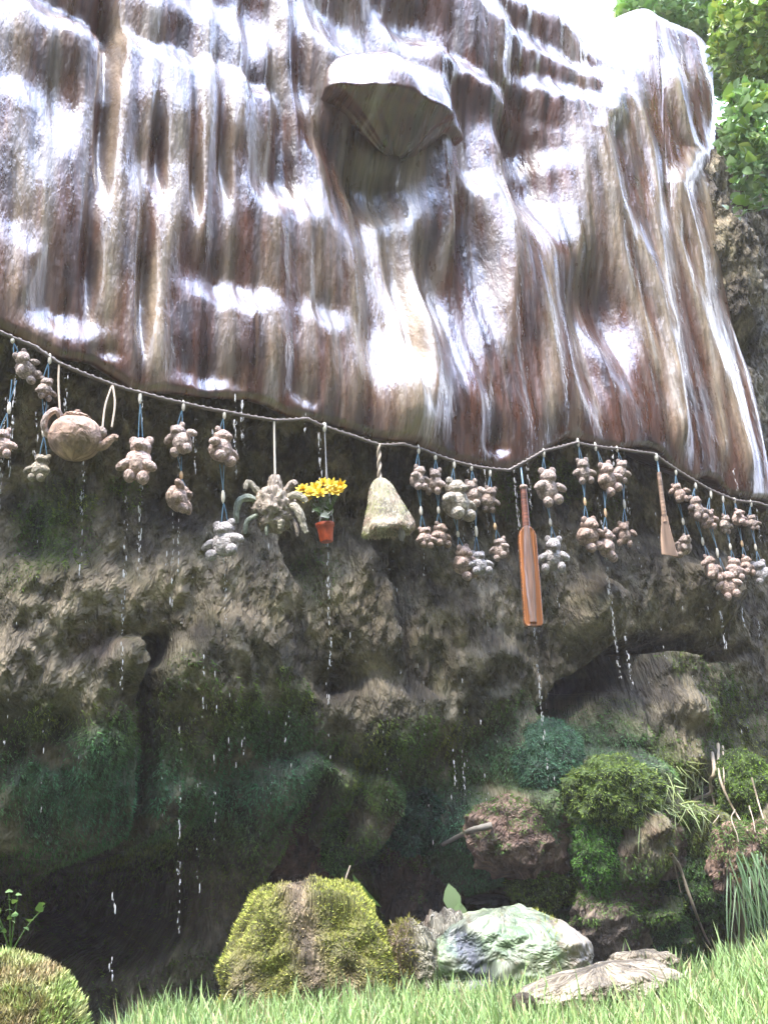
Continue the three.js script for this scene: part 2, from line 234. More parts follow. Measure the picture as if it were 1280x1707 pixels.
{
  const lean = 0.05;
  for (let i = 0; i <= CUR.NU; i++) {
    const s0 = lerp(CUR.S0, SE0, i / CUR.NU), hl = interp(lip, sweep(s0, 4.0)), hc = crestH(s0), dh = (hc - hl) / CUR.NV; let n = 0.03 * nz(s0 * 3, 2);
    for (let j = 0; j <= CUR.NV; j++) {
      const h = hl + j * dh, s = sweep(s0, h), k = j * (CUR.NU + 1) + i;
      const wv = 0.03 * nz(s * 20, h * 1.0, 3) + 0.06 * nz(s * 7, h * 1.5, 9), ws = s + 0.04 * nz(s * 4, h * 2, 6);
      let m = -0.035 + 0.08 * fbm(s * 2.2, h * 1.1, 77, 2) + 0.11 * fbm(s * 6.5, h * 0.4, 79, 2) - 0.1 * sst(0.55, 0.1, h - hl); for (const b of slopeB) m += (b.v > 0 ? 1.2 : 1.1) * b.v * blobW(b, ws, h + wv, 0.75);
      n += -m * dh - (n + lean * (h - hl) + 0.02) * dh / 0.42;
      const [fa, fm] = foldAt(s, h);
      const tip = Math.max(0, 1 - (h - hl) / 0.05);
      let o = n + fa * 0.45 + 0.0035 * nz(s * 13, h * 0.8, 12) + 0.02 * nz(s * 5, h * 0.6, 14) - 0.035 * tip * tip;
      const e = (SE0 - s0); o -= 0.22 * Math.pow(Math.max(0, 1 - e / 0.35), 2.2);               // rounds off at its right-hand edge
      const tc = hc - h; o -= 0.5 * Math.pow(Math.max(0, 1 - tc / 0.5), 2.5);                    // and over the crest
      curOff[k] = o; curMin[k] = fm; curS[k] = s; curH[k] = h;
    }
  }
}
const C_BR = [0.135, 0.055, 0.034], C_DK = [0.062, 0.032, 0.030], C_TAN = [0.22, 0.13, 0.08], C_CR = [0.50, 0.40, 0.28], C_OL = [0.085, 0.085, 0.035], C_WH = [0.72, 0.70, 0.68];
const oliveB = blobs([[175, 480, 14, 60, 0.9], [266, 460, 10, 60, 0.6], [1015, 190, 26, 50, 0.6], [970, 400, 24, 100, 0.6], [660, 215, 60, 40, 0.5], [60, 330, 40, 80, 0.35], [170, 580, 30, 30, 0.6]], 'cur');
function curtainColor(s, h, fm) {
  const a = fbm(s * 5.5, h * 0.7, 101, 4), b = fbm(s * 17, h * 0.8, 111, 3), c = nz(s * 55, h * 1.1, 121), q = fbm(s * 3, h * 2.2, 131, 4);
  let k = mix3(C_BR, C_DK, sst(-0.08, 0.25, q + 0.7 * b));
  k = mix3(k, C_TAN, sst(-0.02, 0.34, a + 0.45 * b + 0.2 * c) * 0.8);
  k = mix3(k, C_OL, sumB(oliveB, s, h) * sst(-0.3, 0.2, b));
  k = mix3(k, C_CR, clamp(fm * (0.75 + 0.6 * b)) * 0.9);
  k = mix3(k, C_WH, sst(0.2, 0.45, a - 0.5 * q + 0.5 * b) * 0.25);
  return k;
}
const wetMat = new THREE.MeshPhysicalMaterial({ vertexColors: true, map: streakGrain, bumpMap: wetBump, bumpScale: 0.0042, roughnessMap: wetRough, roughness: 1, ior: 1.85, clearcoat: 0.35, clearcoatRoughness: 0.24 });
const curtain = thing('stone_curtain', 'glossy wet brown flowstone curtain streaked with cream, hanging over the dark recess', 'rock formation', V(0, 0, 0));
{
  const NB = 14, NT = 16, NE = 14, nu = CUR.NU + NE, nv = NB + CUR.NV + NT, w1 = CUR.NU + 1;
  const info = (i, j) => {
    const ii = Math.min(i, CUR.NU), jj = clamp(j - NB, 0, CUR.NV), k = jj * w1 + ii; let s = curS[k], h = curH[k], o = curOff[k];
    if (j < NB) { const t = (NB - j) / NB; o -= 0.75 * t; h += -0.02 * Math.sin(Math.min(1, t * 6) * Math.PI / 2) + 0.5 * t + 0.03 * nz(s * 6, t * 3, 31) * t; }
    if (j > NB + CUR.NV) { const t = (j - NB - CUR.NV) / NT; o -= 2.4 * t; h += 0.25 * t; }
    if (i > CUR.NU) { const t = (i - CUR.NU) / NE; o -= 1.3 * Math.pow(t, 1.3); s += 0.04 * Math.sin(t * 6) - 0.1 * t; }
    return [s, h, o, curMin[k]];
  };
  part('flowstone_face', gridMesh(nu, nv, (u, v, i, j) => { const [s, h, o] = info(i, j); return P(s, h, o); }, (u, v, i, j) => { const [s, h, o, m] = info(i, j); return curtainColor(s, h, m); }, (u, v, i, j) => { const [s, h] = info(i, j); return [s / 0.8, h / 0.8]; }), wetMat, curtain);
  // the mushroom-shaped shelf
  const curAt = (s, h) => { let best = 9, o = 0; for (let q = 0; q < curS.length; q += 3) { const d = Math.abs(curS[q] - s) + Math.abs(curH[q] - h); if (d < best) { best = d; o = curOff[q]; } } return o; };
  let so = -0.12; for (let q = 0; q < 3; q++) { const [s, h] = wallSH(652, 188, so); so = curAt(s, h) + 0.02; }
  const c = onWall(652, 188, so), k = pxScale(652, 188, so), R = 125 * k / Math.cos(PHI) * 0.88, [cs, ch] = SH(c);
  const prof = [[0.05, 1.1], [0.3, 1.02], [0.55, 0.86], [0.78, 0.64], [0.93, 0.32], [0.985, 0.0], [0.99, -0.1], [0.97, -0.14], [0.9, -0.2], [0.78, -0.28], [0.66, -0.4], [0.54, -0.56], [0.4, -0.76], [0.26, -0.94], [0.1, -1.06]];
  const curve = new THREE.CatmullRomCurve3(prof.map(([r, y]) => V(r, y, 0)));
  const g = gridMesh(120, 130, (u, v) => { const q = curve.getPoint(1 - v), th = lerp(-0.15, Math.PI + 0.15, u); const under = sst(0.0, -0.3, q.y); const rr = R * q.x * (1 + 0.13 * nz(Math.cos(th) * 2, Math.sin(th) * 2, q.y) + under * 0.1 * nz(th * 3.4, q.y * 0.8, 3)); return P(cs - Math.cos(th) * rr * 1.02, ch - 0.03 + R * (q.y > 0 ? 0.8 : 0.6) * q.y + 0.012 * nz(th * 5, q.y * 1.5, 1), so + Math.sin(th) * rr * 0.6); },
    (u, v, i, j, p) => { const q = curve.getPoint(1 - v); const [s, h] = SH(p); return curtainColor(s, h, 0); }, (u, v, i, j, p) => { const [s, h] = SH(p); return [s / 0.8, h / 0.8]; });
  part('shelf', g, wetMat, curtain);
}

// ---------------------------------------------------------------- ground, pool
const grassTop = (x, d) => { // height of the bank
  let y = 0.745 + 0.02 * nz(x * 2, d * 2) + 0.11 * sst(0.45, 1.7, x) * sst(2.4, 4.0, d) - 0.16 * sst(-0.95, -1.25, x) * sst(3.0, 4.2, d);
  const edgeD = 4.45 + 0.12 * nz(x * 1.7, 3); y -= 0.75 * sst(edgeD, edgeD + 0.6, d); if (d < 2.2) y -= 0.5 * sst(2.2, 1.2, d); if (d < 0) y -= 0.02 * d; return y; };
const soilMat = new THREE.MeshStandardMaterial({ vertexColors: true, map: rockGrain, bumpMap: rockBump, bumpScale: 0.02, roughness: 0.95 });
struct('ground', gridMesh(360, 300, (u, v) => { const x = lerp(-9, 9, u), d = lerp(-4, 6.6, v); return V(x, grassTop(x, d) + 0.01 * fbm(x * 9, d * 9, 3, 2), -d); }, (u, v) => { const x = lerp(-9, 9, u), d = lerp(-4, 6.6, v); return mix3([0.09, 0.12, 0.025], [0.13, 0.10, 0.05], sst(-0.1, 0.3, fbm(x * 3, d * 3, 8, 3))); }, (u, v) => [lerp(-9, 9, u) / 1.1, lerp(-4, 6.6, v) / 1.1]), soilMat);
struct('field', gridMesh(40, 40, (u, v) => { const x = lerp(-120, 120, u), z = lerp(-4, 160, v); return V(x, 0.1 + 0.3 * nz(x * 0.05, z * 0.05), z + 6); }, () => [0.07, 0.09, 0.03], (u, v) => [u * 40, v * 40]), soilMat);
{ const g = new THREE.PlaneGeometry(16, 6, 1, 1).rotateX(-Math.PI / 2); const m = struct('pool', g, new THREE.MeshPhysicalMaterial({ color: new THREE.Color().setRGB(0.012, 0.016, 0.012), roughness: 0.06, ior: 1.33 })); m.position.set(0.4, 0.16, -7.2); m.rotation.y = PHI; }
// hillside above the cliff
struct('hillside', gridMesh(80, 60, (u, v) => { const s = lerp(-30, 34, u), b = lerp(0.8, 34, v * v); return P(s, 8.2 + (b - 0.8) * 0.55 + 0.35 * fbm(s * 0.6, b * 0.6, 2, 3), -b - 0.4); }, (u, v) => mix3([0.05, 0.08, 0.02], [0.09, 0.12, 0.03], u * 7 % 1), (u, v) => [u * 60, v * 30]), soilMat);

scene.fog = new THREE.FogExp2(0xece6e2, 0.0024); // spray in the air in front of the wall
// ---------------------------------------------------------------- foliage helpers
function bladeGeo(w, h, bend) { // a grass blade or moss strand, root at the origin, growing up +y, bending to +z
  const pts = [], idx = [], n = 3; for (let i = 0; i < n; i++) { const t = i / n, ww = w * (1 - t * 0.75) / 2; pts.push(-ww, h * t, bend * t * t, ww, h * t, bend * t * t); } pts.push(0, h * 0.98, bend);
  for (let i = 0; i < n - 1; i++) idx.push(i * 2, i * 2 + 1, i * 2 + 3, i * 2, i * 2 + 3, i * 2 + 2); idx.push((n - 1) * 2, (n - 1) * 2 + 1, n * 2);
  const g = new THREE.BufferGeometry(); g.setAttribute('position', new THREE.Float32BufferAttribute(pts, 3)); g.setIndex(idx); g.computeVertexNormals(); return g;
}
const bladeMat = new THREE.MeshPhysicalMaterial({ color: 0xffffff, roughness: 0.7, side: THREE.DoubleSide, transmission: 0.3, thickness: 0 });
const leafMat = new THREE.MeshPhysicalMaterial({ color: 0xffffff, roughness: 0.55, side: THREE.DoubleSide, transmission: 0.4, thickness: 0 });
const mossBladeMat = new THREE.MeshStandardMaterial({ color: 0xffffff, roughness: 0.9, side: THREE.DoubleSide });
const M4 = new THREE.Matrix4(), Q = new THREE.Quaternion(), COL = new THREE.Color();
function scatter(name, geo, mat, list, parent) { // list: {p, dir, tw, sc:[x,y,z], c}
  const m = new THREE.InstancedMesh(geo, mat, list.length); m.name = parent ? name : numbered(name); m.userData.kind = 'stuff'; m.castShadow = m.receiveShadow = true;
  const up = V(0, 1, 0), T = new THREE.Quaternion();
  list.forEach((e, i) => { Q.setFromUnitVectors(up, e.dir.clone().normalize()); T.setFromAxisAngle(up, e.tw); Q.multiply(T); M4.compose(e.p, Q, V(...e.sc)); m.setMatrixAt(i, M4); m.setColorAt(i, COL.setRGB(...e.c)); });
  (parent || scene).add(m); return m;
}
const jit = (c, r, k = 0.3) => { const f = 1 + (r() - 0.5) * 2 * k; return [c[0] * f * (1 + (r() - 0.5) * 0.2), c[1] * f, c[2] * f * (1 + (r() - 0.5) * 0.2)]; };

// grass of the bank
{
  const r = rng(101), L = [], g = bladeGeo(0.009, 0.115, 0.045);
  for (let i = 0; i < 62000; i++) {
    const x = -3 + r() * 6.2, d = 2.5 + r() * 2.15; if (fbm(x * 2.4, d * 2.4, 61, 3) > 0.3 && r() < 0.7) continue;
    if (x > 0.6 && x < 1.25 && d > 4.0 - 0.0 && r() < 0.5) continue;
    const sc = 0.5 + r() * 0.9 + (r() < 0.05 ? 0.6 : 0), dry = r() < 0.12;
    L.push({ p: V(x, grassTop(x, d) - 0.005, -d), dir: V((r() - 0.5) * 0.9, 1, (r() - 0.5) * 0.9), tw: r() * 6.28, sc: [0.8 + r() * 0.8, sc, 1], c: jit(dry ? [0.48, 0.43, 0.23] : [0.29, 0.42, 0.145], r, 0.35) });
  }
  const m = scatter('grass', g, bladeMat, L); tag(m, 'bright green grass covering the bank along the bottom of the picture', 'grass');
}
// hanging moss on the cliff, one mass
{
  const r = rng(202), L = [], g = bladeGeo(0.0055, 0.026, 0.009); let tries = 0;
  while (L.length < 220000 && tries++ < 1500000) {
    const s = -2.6 + r() * 6.8, h = 0.2 + r() * 3.9; const m = mossAmount(s, h); if (m < 0.25 || r() > m) continue;
    if (sumB(redB, s, h) > 0.6 && r() < 0.75) continue;
    const o = cliffOff(s, h), e = 0.02, gs = (cliffOff(s + e, h) - o) / e, gh = (cliffOff(s, h + e) - o) / e;
    const nrm = NRM.clone().addScaledVector(A, -gs).add(V(0, -gh, 0)).normalize();
    const t = sumB(tealB, s, h), base = mix3(mix3([0.09, 0.17, 0.025], [0.19, 0.21, 0.04], sst(-0.2, 0.4, fbm(s * 3, h * 3, 70, 3))), [0.07, 0.21, 0.115], t * 0.85);
    L.push({ p: P(s, h, o - 0.008), dir: nrm.clone().multiplyScalar(0.7).add(V((r() - 0.5) * 0.8, -0.75 + (r() - 0.5) * 0.7, (r() - 0.5) * 0.8)), tw: r() * 6.28, sc: [0.8 + r() * 0.7, 0.4 + r() * 0.8, 1], c: jit(base, r, 0.45) });
  }
  tag(scatter('moss', g, mossBladeMat, L), 'green moss hanging over the ledges of the recessed cliff', 'moss');
}
// ---------------------------------------------------------------- trees across the pool, behind the camera: the wet stone mirrors them
const barkMat = new THREE.MeshStandardMaterial({ color: new THREE.Color().setRGB(0.11, 0.085, 0.06), roughness: 0.9, bumpMap: rockBump, bumpScale: 0.03 });
function tube(pts, r0, r1, seg = 24, rad = 7, wob = 0) { // tapered tube through points
  const c = new THREE.CatmullRomCurve3(pts), g = new THREE.TubeGeometry(c, seg, 1, rad, false), p = g.attributes.position, v = V();
  for (let i = 0; i <= seg; i++) { const q = c.getPointAt(i / seg), R = lerp(r0, r1, i / seg) * (1 + wob * nz(i * 0.7, r0 * 50, 3)); for (let j = 0; j <= rad; j++) { const k = i * (rad + 1) + j; v.fromBufferAttribute(p, k).sub(q).multiplyScalar(R).add(q); p.setXYZ(k, v.x, v.y, v.z); } }
  g.computeVertexNormals(); return g;
}
function leafGeo(l, w, fold = 0.25, droop = 0.3) {
  const rows = [[0, 0.02], [0.25, 0.8], [0.5, 1], [0.78, 0.62], [1, 0]], pts = [], idx = [];
  rows.forEach(([t, k]) => { const ww = w * k / 2, z = -droop * l * t * t; pts.push(-ww, t * l, z + fold * ww, 0, t * l, z, ww, t * l, z + fold * ww); });
  for (let i = 0; i < rows.length - 1; i++) { const a = i * 3; idx.push(a, a + 1, a + 4, a, a + 4, a + 3, a + 1, a + 2, a + 5, a + 1, a + 5, a + 4); }
  const g = new THREE.BufferGeometry(); g.setAttribute('position', new THREE.Float32BufferAttribute(pts, 3)); g.setIndex(idx); g.computeVertexNormals(); return g;
}
const bunch = (() => { const r = rng(9), L = []; for (let i = 0; i < 9; i++) { const g = leafGeo(0.26 + r() * 0.12, 0.15, 0.2, 0.3); g.rotateX((r() - 0.5) * 2.4); g.rotateY(r() * 6.28); g.translate((r() - 0.5) * 0.5, (r() - 0.5) * 0.4, (r() - 0.5) * 0.5); L.push(g); } return mergeGeometries(L); })();
{
  const LAB = 'tall leafy tree outside the picture across the pool, mirrored dark in the wet stone', GR = 'trees across the pool';
  const r = rng(77), t0 = thing('pool_tree', LAB, 'tree', V(0, 0, 0), GR);
  const trunk = [tube([V(0, -0.3, 0), V(0.2, 4, 0.1), V(0, 9, 0.3), V(0.2, 13, 0)], 0.34, 0.08, 20, 9)];
  for (let i = 0; i < 9; i++) { const y = 3.5 + i, a = i * 2.4, l = 3.2 - i * 0.2; trunk.push(tube([V(0.1, y, 0.1), V(Math.cos(a) * l * 0.5, y + 0.7, Math.sin(a) * l * 0.5), V(Math.cos(a) * l, y + 1.1, Math.sin(a) * l)], 0.11, 0.02, 8, 6)); }
  part('trunk', mergeGeometries(trunk), barkMat, t0);
  const L = []; while (L.length < 2300) { const y = 1.6 + r() * 13.2, R = 3.7 * Math.sqrt(clamp(1 - Math.pow((y - 7) / 8, 2))) * (0.8 + 0.35 * nz(y, 3, 1)), a = r() * 6.28, q = Math.sqrt(r()) * R; const x = Math.cos(a) * q, z = Math.sin(a) * q; if (fbm(x * 0.5, y * 0.5, z * 0.5, 2) < -0.06) continue; L.push({ p: V(x, y, z), dir: V(r() - 0.5, 1, r() - 0.5), tw: r() * 6.28, sc: [1.7, 1.7, 1.7], c: jit([0.05, 0.085, 0.022], r, 0.4) }); }
  scatter('crown', bunch, leafMat, L, t0);
  const spots = [[12.5, 1.5, 1.0], [12.4, -3.0, 0.92], [11.2, 6.4, 1.02], [8.2, 10.6, 1.0], [3.6, 11.6, 1.06], [-0.8, 12.2, 0.98], [-5.0, 11.0, 1.04], [-8.6, 8.0, 1.0], [14, -5, 1.05]];
  spots.forEach(([x, z, s], i) => { const t = i ? t0.clone() : t0; if (i) { t.name = numbered('pool_tree'); scene.add(t); } t.position.set(x, 0, z); t.rotation.y = i * 1.9; t.scale.setScalar(s * 1.36); });
}

// ---------------------------------------------------------------- lumps, boulders
function lump(rx, ry, rz, seed, rough = 0.12, det = 7, pw = 2, freq = 2.2) {
  let g = new THREE.IcosahedronGeometry(1, det); g.deleteAttribute('normal'); g.deleteAttribute('uv'); g = mergeVertices(g, 1e-4);
  const p = g.attributes.position, uv = new Float32Array(p.count * 2);
  for (let i = 0; i < p.count; i++) {
    let x = p.getX(i), y = p.getY(i), z = p.getZ(i); const k = Math.pow(Math.pow(Math.abs(x), pw) + Math.pow(Math.abs(y), pw) + Math.pow(Math.abs(z), pw), -1 / pw);
    const f = k * (1 + rough * (1.3 * fbm(x * freq + seed, y * freq, z * freq + seed * 3, 3) + 0.7 * billow(x * freq * 1.9 + seed, y * freq * 1.9, z * freq * 1.9, 2)));
    uv[i * 2] = Math.round(Math.max(2, 6.28 * (rx + rz) / 2 / 0.45)) * Math.atan2(x, z) / 6.2832; uv[i * 2 + 1] = (y * ry + 0.25 * nz(x * 2, y * 2, z * 2) * ry) / 0.45; p.setXYZ(i, x * f * rx, y * f * ry, z * f * rz);
  }
  g.setAttribute('uv', new THREE.BufferAttribute(uv, 2)); g.computeVertexNormals(); return g;
}
function paint(g, fn) { const p = g.attributes.position, n = g.attributes.normal, c = new Float32Array(p.count * 3); for (let i = 0; i < p.count; i++) { const q = fn(p.getX(i), p.getY(i), p.getZ(i), n.getX(i), n.getY(i), n.getZ(i)); c.set(q, i * 3); } g.setAttribute('color', new THREE.BufferAttribute(c, 3)); return g; }
function sampler(g, r) { // random points on a geometry, by area
  const p = g.attributes.position, n = g.attributes.normal, ix = g.index.array, cum = []; let t = 0; const a = V(), b = V(), c = V(), ab = V(), ac = V();
  for (let i = 0; i < ix.length; i += 3) { a.fromBufferAttribute(p, ix[i]); b.fromBufferAttribute(p, ix[i + 1]); c.fromBufferAttribute(p, ix[i + 2]); t += ab.subVectors(b, a).cross(ac.subVectors(c, a)).length(); cum.push(t); }
  return () => { const q = r() * t; let lo = 0, hi = cum.length - 1; while (lo < hi) { const m = (lo + hi) >> 1; if (cum[m] < q) lo = m + 1; else hi = m; } let u = r(), v = r(); if (u + v > 1) { u = 1 - u; v = 1 - v; } const w = 1 - u - v, i = lo * 3, P0 = V(), N0 = V(); [[ix[i], w], [ix[i + 1], u], [ix[i + 2], v]].forEach(([k, e]) => { P0.addScaledVector(a.fromBufferAttribute(p, k), e); N0.addScaledVector(b.fromBufferAttribute(n, k), e); }); return [P0, N0.normalize()]; };
}
const strand = bladeGeo(0.005, 0.024, 0.009), strandThin = bladeGeo(0.0042, 0.024, 0.006);
// name, label, category, [px, py, rx, ry] in photo pixels, distance (or null: on the cliff), look
const ROCKS = [], RC = new THREE.Raycaster();
function front(px, py, off = 0.03) { // first surface that the pixel's ray meets: a rock or the cliff
  const c = onCliff(px, py), d = ray(px, py).normalize(); RC.set(camera.position, d); const h = RC.intersectObjects(ROCKS, false)[0];
  const p = h && h.distance < c.distanceTo(camera.position) ? h.point.clone() : c; return p.addScaledVector(d, -off);
}
function boulder(name, label, category, [px, py, rx, ry], d, o, group) {
  let c, k; if (d == null) { c = onCliff(px, py); } else c = at(px, py, d);
  k = c.distanceTo(camera.position) / ray(px, py).length() / F;
  const RX = rx * k, RY = ry * k, RZ = (o.depth || 0.8) * Math.min(RX, RY * 1.4), g = lump(RX, RY, RZ, o.seed, o.rough ?? 0.22, o.det || 22, o.pw || 2.4, o.freq || 1.9);
  if (o.shape) { const p = g.attributes.position; for (let i = 0; i < p.count; i++) { const q = o.shape(p.getX(i) / RX, p.getY(i) / RY, p.getZ(i) / RZ); p.setXYZ(i, q[0] * RX, q[1] * RY, q[2] * RZ); } g.computeVertexNormals(); }
  paint(g, (x, y, z, nx, ny, nw) => o.color(x / RX, y / RY, z / RZ, ny, x, y, z));
  const t = thing(name, label, category, c, group); t.rotation.y = o.turn ?? (d == null ? PHI : 0); if (d == null) t.position.addScaledVector(NRM, -RZ * (o.sink ?? 0.25));
  ROCKS.push(part('rock', g, o.mat || rockMat, t)); t.updateMatrixWorld(true);
  if (o.moss) {
    const r = rng(o.seed * 31 + 7), S = sampler(g, r), L = []; let n = 0;
    while (L.length < o.moss && n++ < o.moss * 8) { const [p, nm] = S(); const m = o.mask ? o.mask(p.x / RX, p.y / RY, p.z / RZ, nm.y) : 1; if (nm.z < -0.3 || r() > m) continue;
      const b = o.mossColor(p.x / RX, p.y / RY, p.z / RZ); L.push({ p: p.addScaledVector(nm, -0.006), dir: nm.clone().multiplyScalar(o.up != null ? 0.7 : 0.9).add(V((r() - 0.5) * 0.7, (o.up ?? -0.5) + (r() - 0.5) * 0.6, (r() - 0.5) * 0.6)), tw: r() * 6.28, sc: [0.7 + r() * 0.8, (o.len || 1) * (0.5 + r() * 0.9), 1], c: jit(b, r, 0.4) }); }
    scatter('moss', o.thin ? strandThin : strand, mossBladeMat, L, t);
  }
  return t;
}
const olv = [0.38, 0.41, 0.08], strw = [0.40, 0.30, 0.19], grn = [0.10, 0.20, 0.025], dgr = [0.05, 0.13, 0.03], tel = [0.05, 0.14, 0.07];
const tan = (x, y, s) => mix3([0.36, 0.27, 0.17], [0.2, 0.15, 0.09], sst(-0.2, 0.3, fbm(x * 14 + s, y * 6, s, 3)));
// straw-brown patches of the big boulder: one broad band down the middle, one at the lower right
const bigStraw = (x, y) => Math.max(Math.exp(-Math.pow((x - 0.02 - (0.4 - y) * 0.22) / 0.2, 2)), Math.exp(-Math.pow((x - 0.52) / 0.2, 2) - Math.pow((y + 0.35) / 0.45, 2)), 0.8 * Math.exp(-Math.pow((x + 0.75) / 0.2, 2) - Math.pow((y + 0.3) / 0.5, 2)));
boulder('mossy_boulder', 'largest boulder on the bank, flat topped and shaggy with yellow-green moss and straw-brown streaks', 'boulder', [518, 1602, 128, 114], 4.72, { seed: 3, pw: 6, rough: 0.3, freq: 1.5, depth: 0.8, shape: (x, y, z) => [x * (0.92 - 0.27 * y) + 0.04 * y - (y < 0 ? 0.0 : 0.02), y * (1 - 0.1 * Math.max(0, x)), z * (1 - 0.22 * y)], color: (x, y, z, ny, X, Y) => mix3([0.2, 0.2, 0.045], tan(X, Y, 1), bigStraw(x, y)), moss: 26000, thin: true, len: 0.75, up: 0.25, mask: (x, y, z, ny) => 1 - 0.8 * bigStraw(x, y), mossColor: (x, y) => mix3(mix3(olv, [0.16, 0.12, 0.04], sst(0.1, -0.7, y) * 0.5), strw, bigStraw(x, y) * 0.9) });
boulder('mossy_boulder', 'small boulder of yellow moss and bare stone right of the largest shaggy boulder', 'boulder', [684, 1612, 48, 66], 4.7, { seed: 5, rough: 0.25, shape: (x, y, z) => [x * (1 - 0.15 * y), y, z], color: (x, y, z, ny, X, Y) => mix3(tan(X, Y, 2), [0.45, 0.42, 0.3], sst(-0.2, 0.5, x)), moss: 1700, thin: true, up: 0.15, mask: (x) => sst(0.5, -0.2, x), mossColor: () => [0.24, 0.23, 0.05] });
const slick = (x, y) => Math.exp(-Math.pow((x + 0.40 - (0.3 - y) * 0.28) / 0.19, 2)) * sst(0.95, 0.6, y);
boulder('pale_boulder', 'pale green lime-coated boulder with a dark blue-grey wet streak down its left side', 'boulder', [842, 1618, 146, 96], 4.85, { seed: 8, pw: 2.6, rough: 0.16, freq: 1.4, depth: 0.75, det: 40, mat: new THREE.MeshPhysicalMaterial({ vertexColors: true, map: crustGrain, bumpMap: crustN, bumpScale: 0.02, roughness: 0.55, clearcoat: 0.25, clearcoatRoughness: 0.3 }),
  shape: (x, y, z) => [x * (1 - 0.1 * y), y * (1 - 0.22 * Math.max(0, x - 0.25) - 0.12 * Math.max(0, -x)), z * (1 - 0.12 * slick(x, y)) + 0.05 * nz(x * 7, y * 2.4, 5)],
  color: (x, y, z, ny, X, Y) => { const f = fbm(x * 3, y * 2, 3, 4), b = fbm(x * 8, y * 4, 6, 3); let c = mix3([0.22, 0.31, 0.16], [0.35, 0.38, 0.26], sst(-0.2, 0.3, f)); c = mix3(c, [0.24, 0.19, 0.10], sst(0.12, 0.35, b + 0.25 * sst(0.2, 0.8, x) - 0.05)); c = mix3(c, [0.40, 0.34, 0.26], sst(0.45, 0.8, x)); return mix3(c, [0.085, 0.095, 0.125], clamp(slick(x, y) * (1.1 + 0.8 * nz(x * 30, y * 3, 2)))); }, moss: 500, thin: true, up: 0.4, mask: (x, y) => Math.exp(-Math.pow((x - 0.5) / 0.1, 2)) * sst(0.3, 0.5, y), mossColor: () => olv });
boulder('knobbly_rock', 'narrow knobbly grey-cream rock against the left side of the pale green boulder', 'boulder', [742, 1610, 36, 76], 4.8, { seed: 12, rough: 0.35, depth: 0.9, color: (x, y, z, ny, X, Y) => mix3([0.46, 0.43, 0.34], [0.22, 0.17, 0.12], sst(0.05, 0.3, fbm(X * 16, Y * 9, 3, 3))), moss: 0 });
boulder('tan_rock', 'low flat sandy rock in the grass right of the pale green boulder', 'boulder', [1000, 1662, 126, 52], 4.15, { seed: 14, pw: 2.6, rough: 0.2, freq: 1.3, depth: 0.9, det: 34, shape: (x, y, z) => [x, y * (0.85 + 0.35 * x) , z], color: (x, y, z, ny, X, Y) => mix3([0.56, 0.47, 0.34], [0.3, 0.23, 0.15], sst(0.1, 0.4, fbm(X * 12, Y * 12, 3, 4))) });
boulder('tan_rock', 'rounded sandy knob at the back end of the low flat rock', 'boulder', [1070, 1612, 56, 24], 4.45, { seed: 15, pw: 2.2, rough: 0.25, color: (x, y, z, ny, X, Y) => mix3([0.5, 0.42, 0.3], [0.28, 0.22, 0.15], sst(0.1, 0.4, fbm(X * 12, Y * 12, 5, 4))) });
boulder('stone', 'small dark-sided stone at the front tip of the sandy rock', 'stone', [872, 1672, 18, 15], 4.0, { seed: 17, det: 9, color: () => [0.28, 0.22, 0.14] });
boulder('mossy_mound', 'low mossy mound in the bottom left corner, pale green with brown patches', 'boulder', [-16, 1760, 150, 150], 2.6, { seed: 21, pw: 2.2, rough: 0.08, depth: 0.8, color: (x, y, z, ny, X, Y) => mix3([0.22, 0.21, 0.05], [0.26, 0.18, 0.08], sst(-0.1, 0.3, fbm(X * 9, Y * 9, 3, 3))), moss: 22000, thin: true, len: 0.8, up: 0.9, mossColor: (x, y) => mix3([0.36, 0.47, 0.15], [0.42, 0.35, 0.19], sst(-0.25, 0.3, fbm(x * 3, y * 3, 9, 3))) });

// mossy mounds and bare brown rocks on the slope at the lower right
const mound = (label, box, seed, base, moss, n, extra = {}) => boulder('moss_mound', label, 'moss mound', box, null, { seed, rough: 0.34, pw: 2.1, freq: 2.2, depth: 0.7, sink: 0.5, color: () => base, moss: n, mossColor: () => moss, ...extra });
mound('broad yellow-green moss mound above the reddish brown boulder on the right slope', [1040, 1325, 80, 56], 31, [0.07, 0.12, 0.02], [0.16, 0.24, 0.04], 7800);
mound('vivid green moss mound touching the right side of the reddish brown boulder', [1012, 1418, 46, 62], 32, [0.05, 0.11, 0.02], [0.08, 0.22, 0.025], 4500);
mound('green moss mound below the brown rock, left of the dangling root bundle', [1185, 1470, 66, 54], 33, [0.05, 0.10, 0.025], [0.10, 0.22, 0.045], 5400);
mound('olive green moss hanging below the reddish brown boulder', [912, 1458, 70, 46], 34, [0.07, 0.1, 0.02], [0.16, 0.26, 0.04], 4500, { sink: 0 });
mound('small dark green moss mound just above the sandy rock', [1122, 1562, 40, 44], 35, [0.04, 0.09, 0.02], [0.06, 0.16, 0.035], 2700);
mound('small dark green moss mound just right of the pale boulder top', [944, 1538, 34, 36], 36, [0.035, 0.08, 0.02], [0.05, 0.14, 0.03], 2100);
mound('bright yellow-green moss mound at the right edge of the picture', [1256, 1318, 52, 58], 37, [0.07, 0.12, 0.02], [0.14, 0.24, 0.025], 4800);
mound('smooth blue-green moss dome under the dark gap in the cliff', [934, 1272, 66, 72], 38, [0.06, 0.14, 0.08], [0.075, 0.19, 0.10], 6000, { rough: 0.16, sink: 0.6 });
mound('leafy light green moss tuft beside the rusty brown rock in the recess', [566, 1402, 30, 48], 39, [0.05, 0.10, 0.02], [0.10, 0.22, 0.035], 2100);
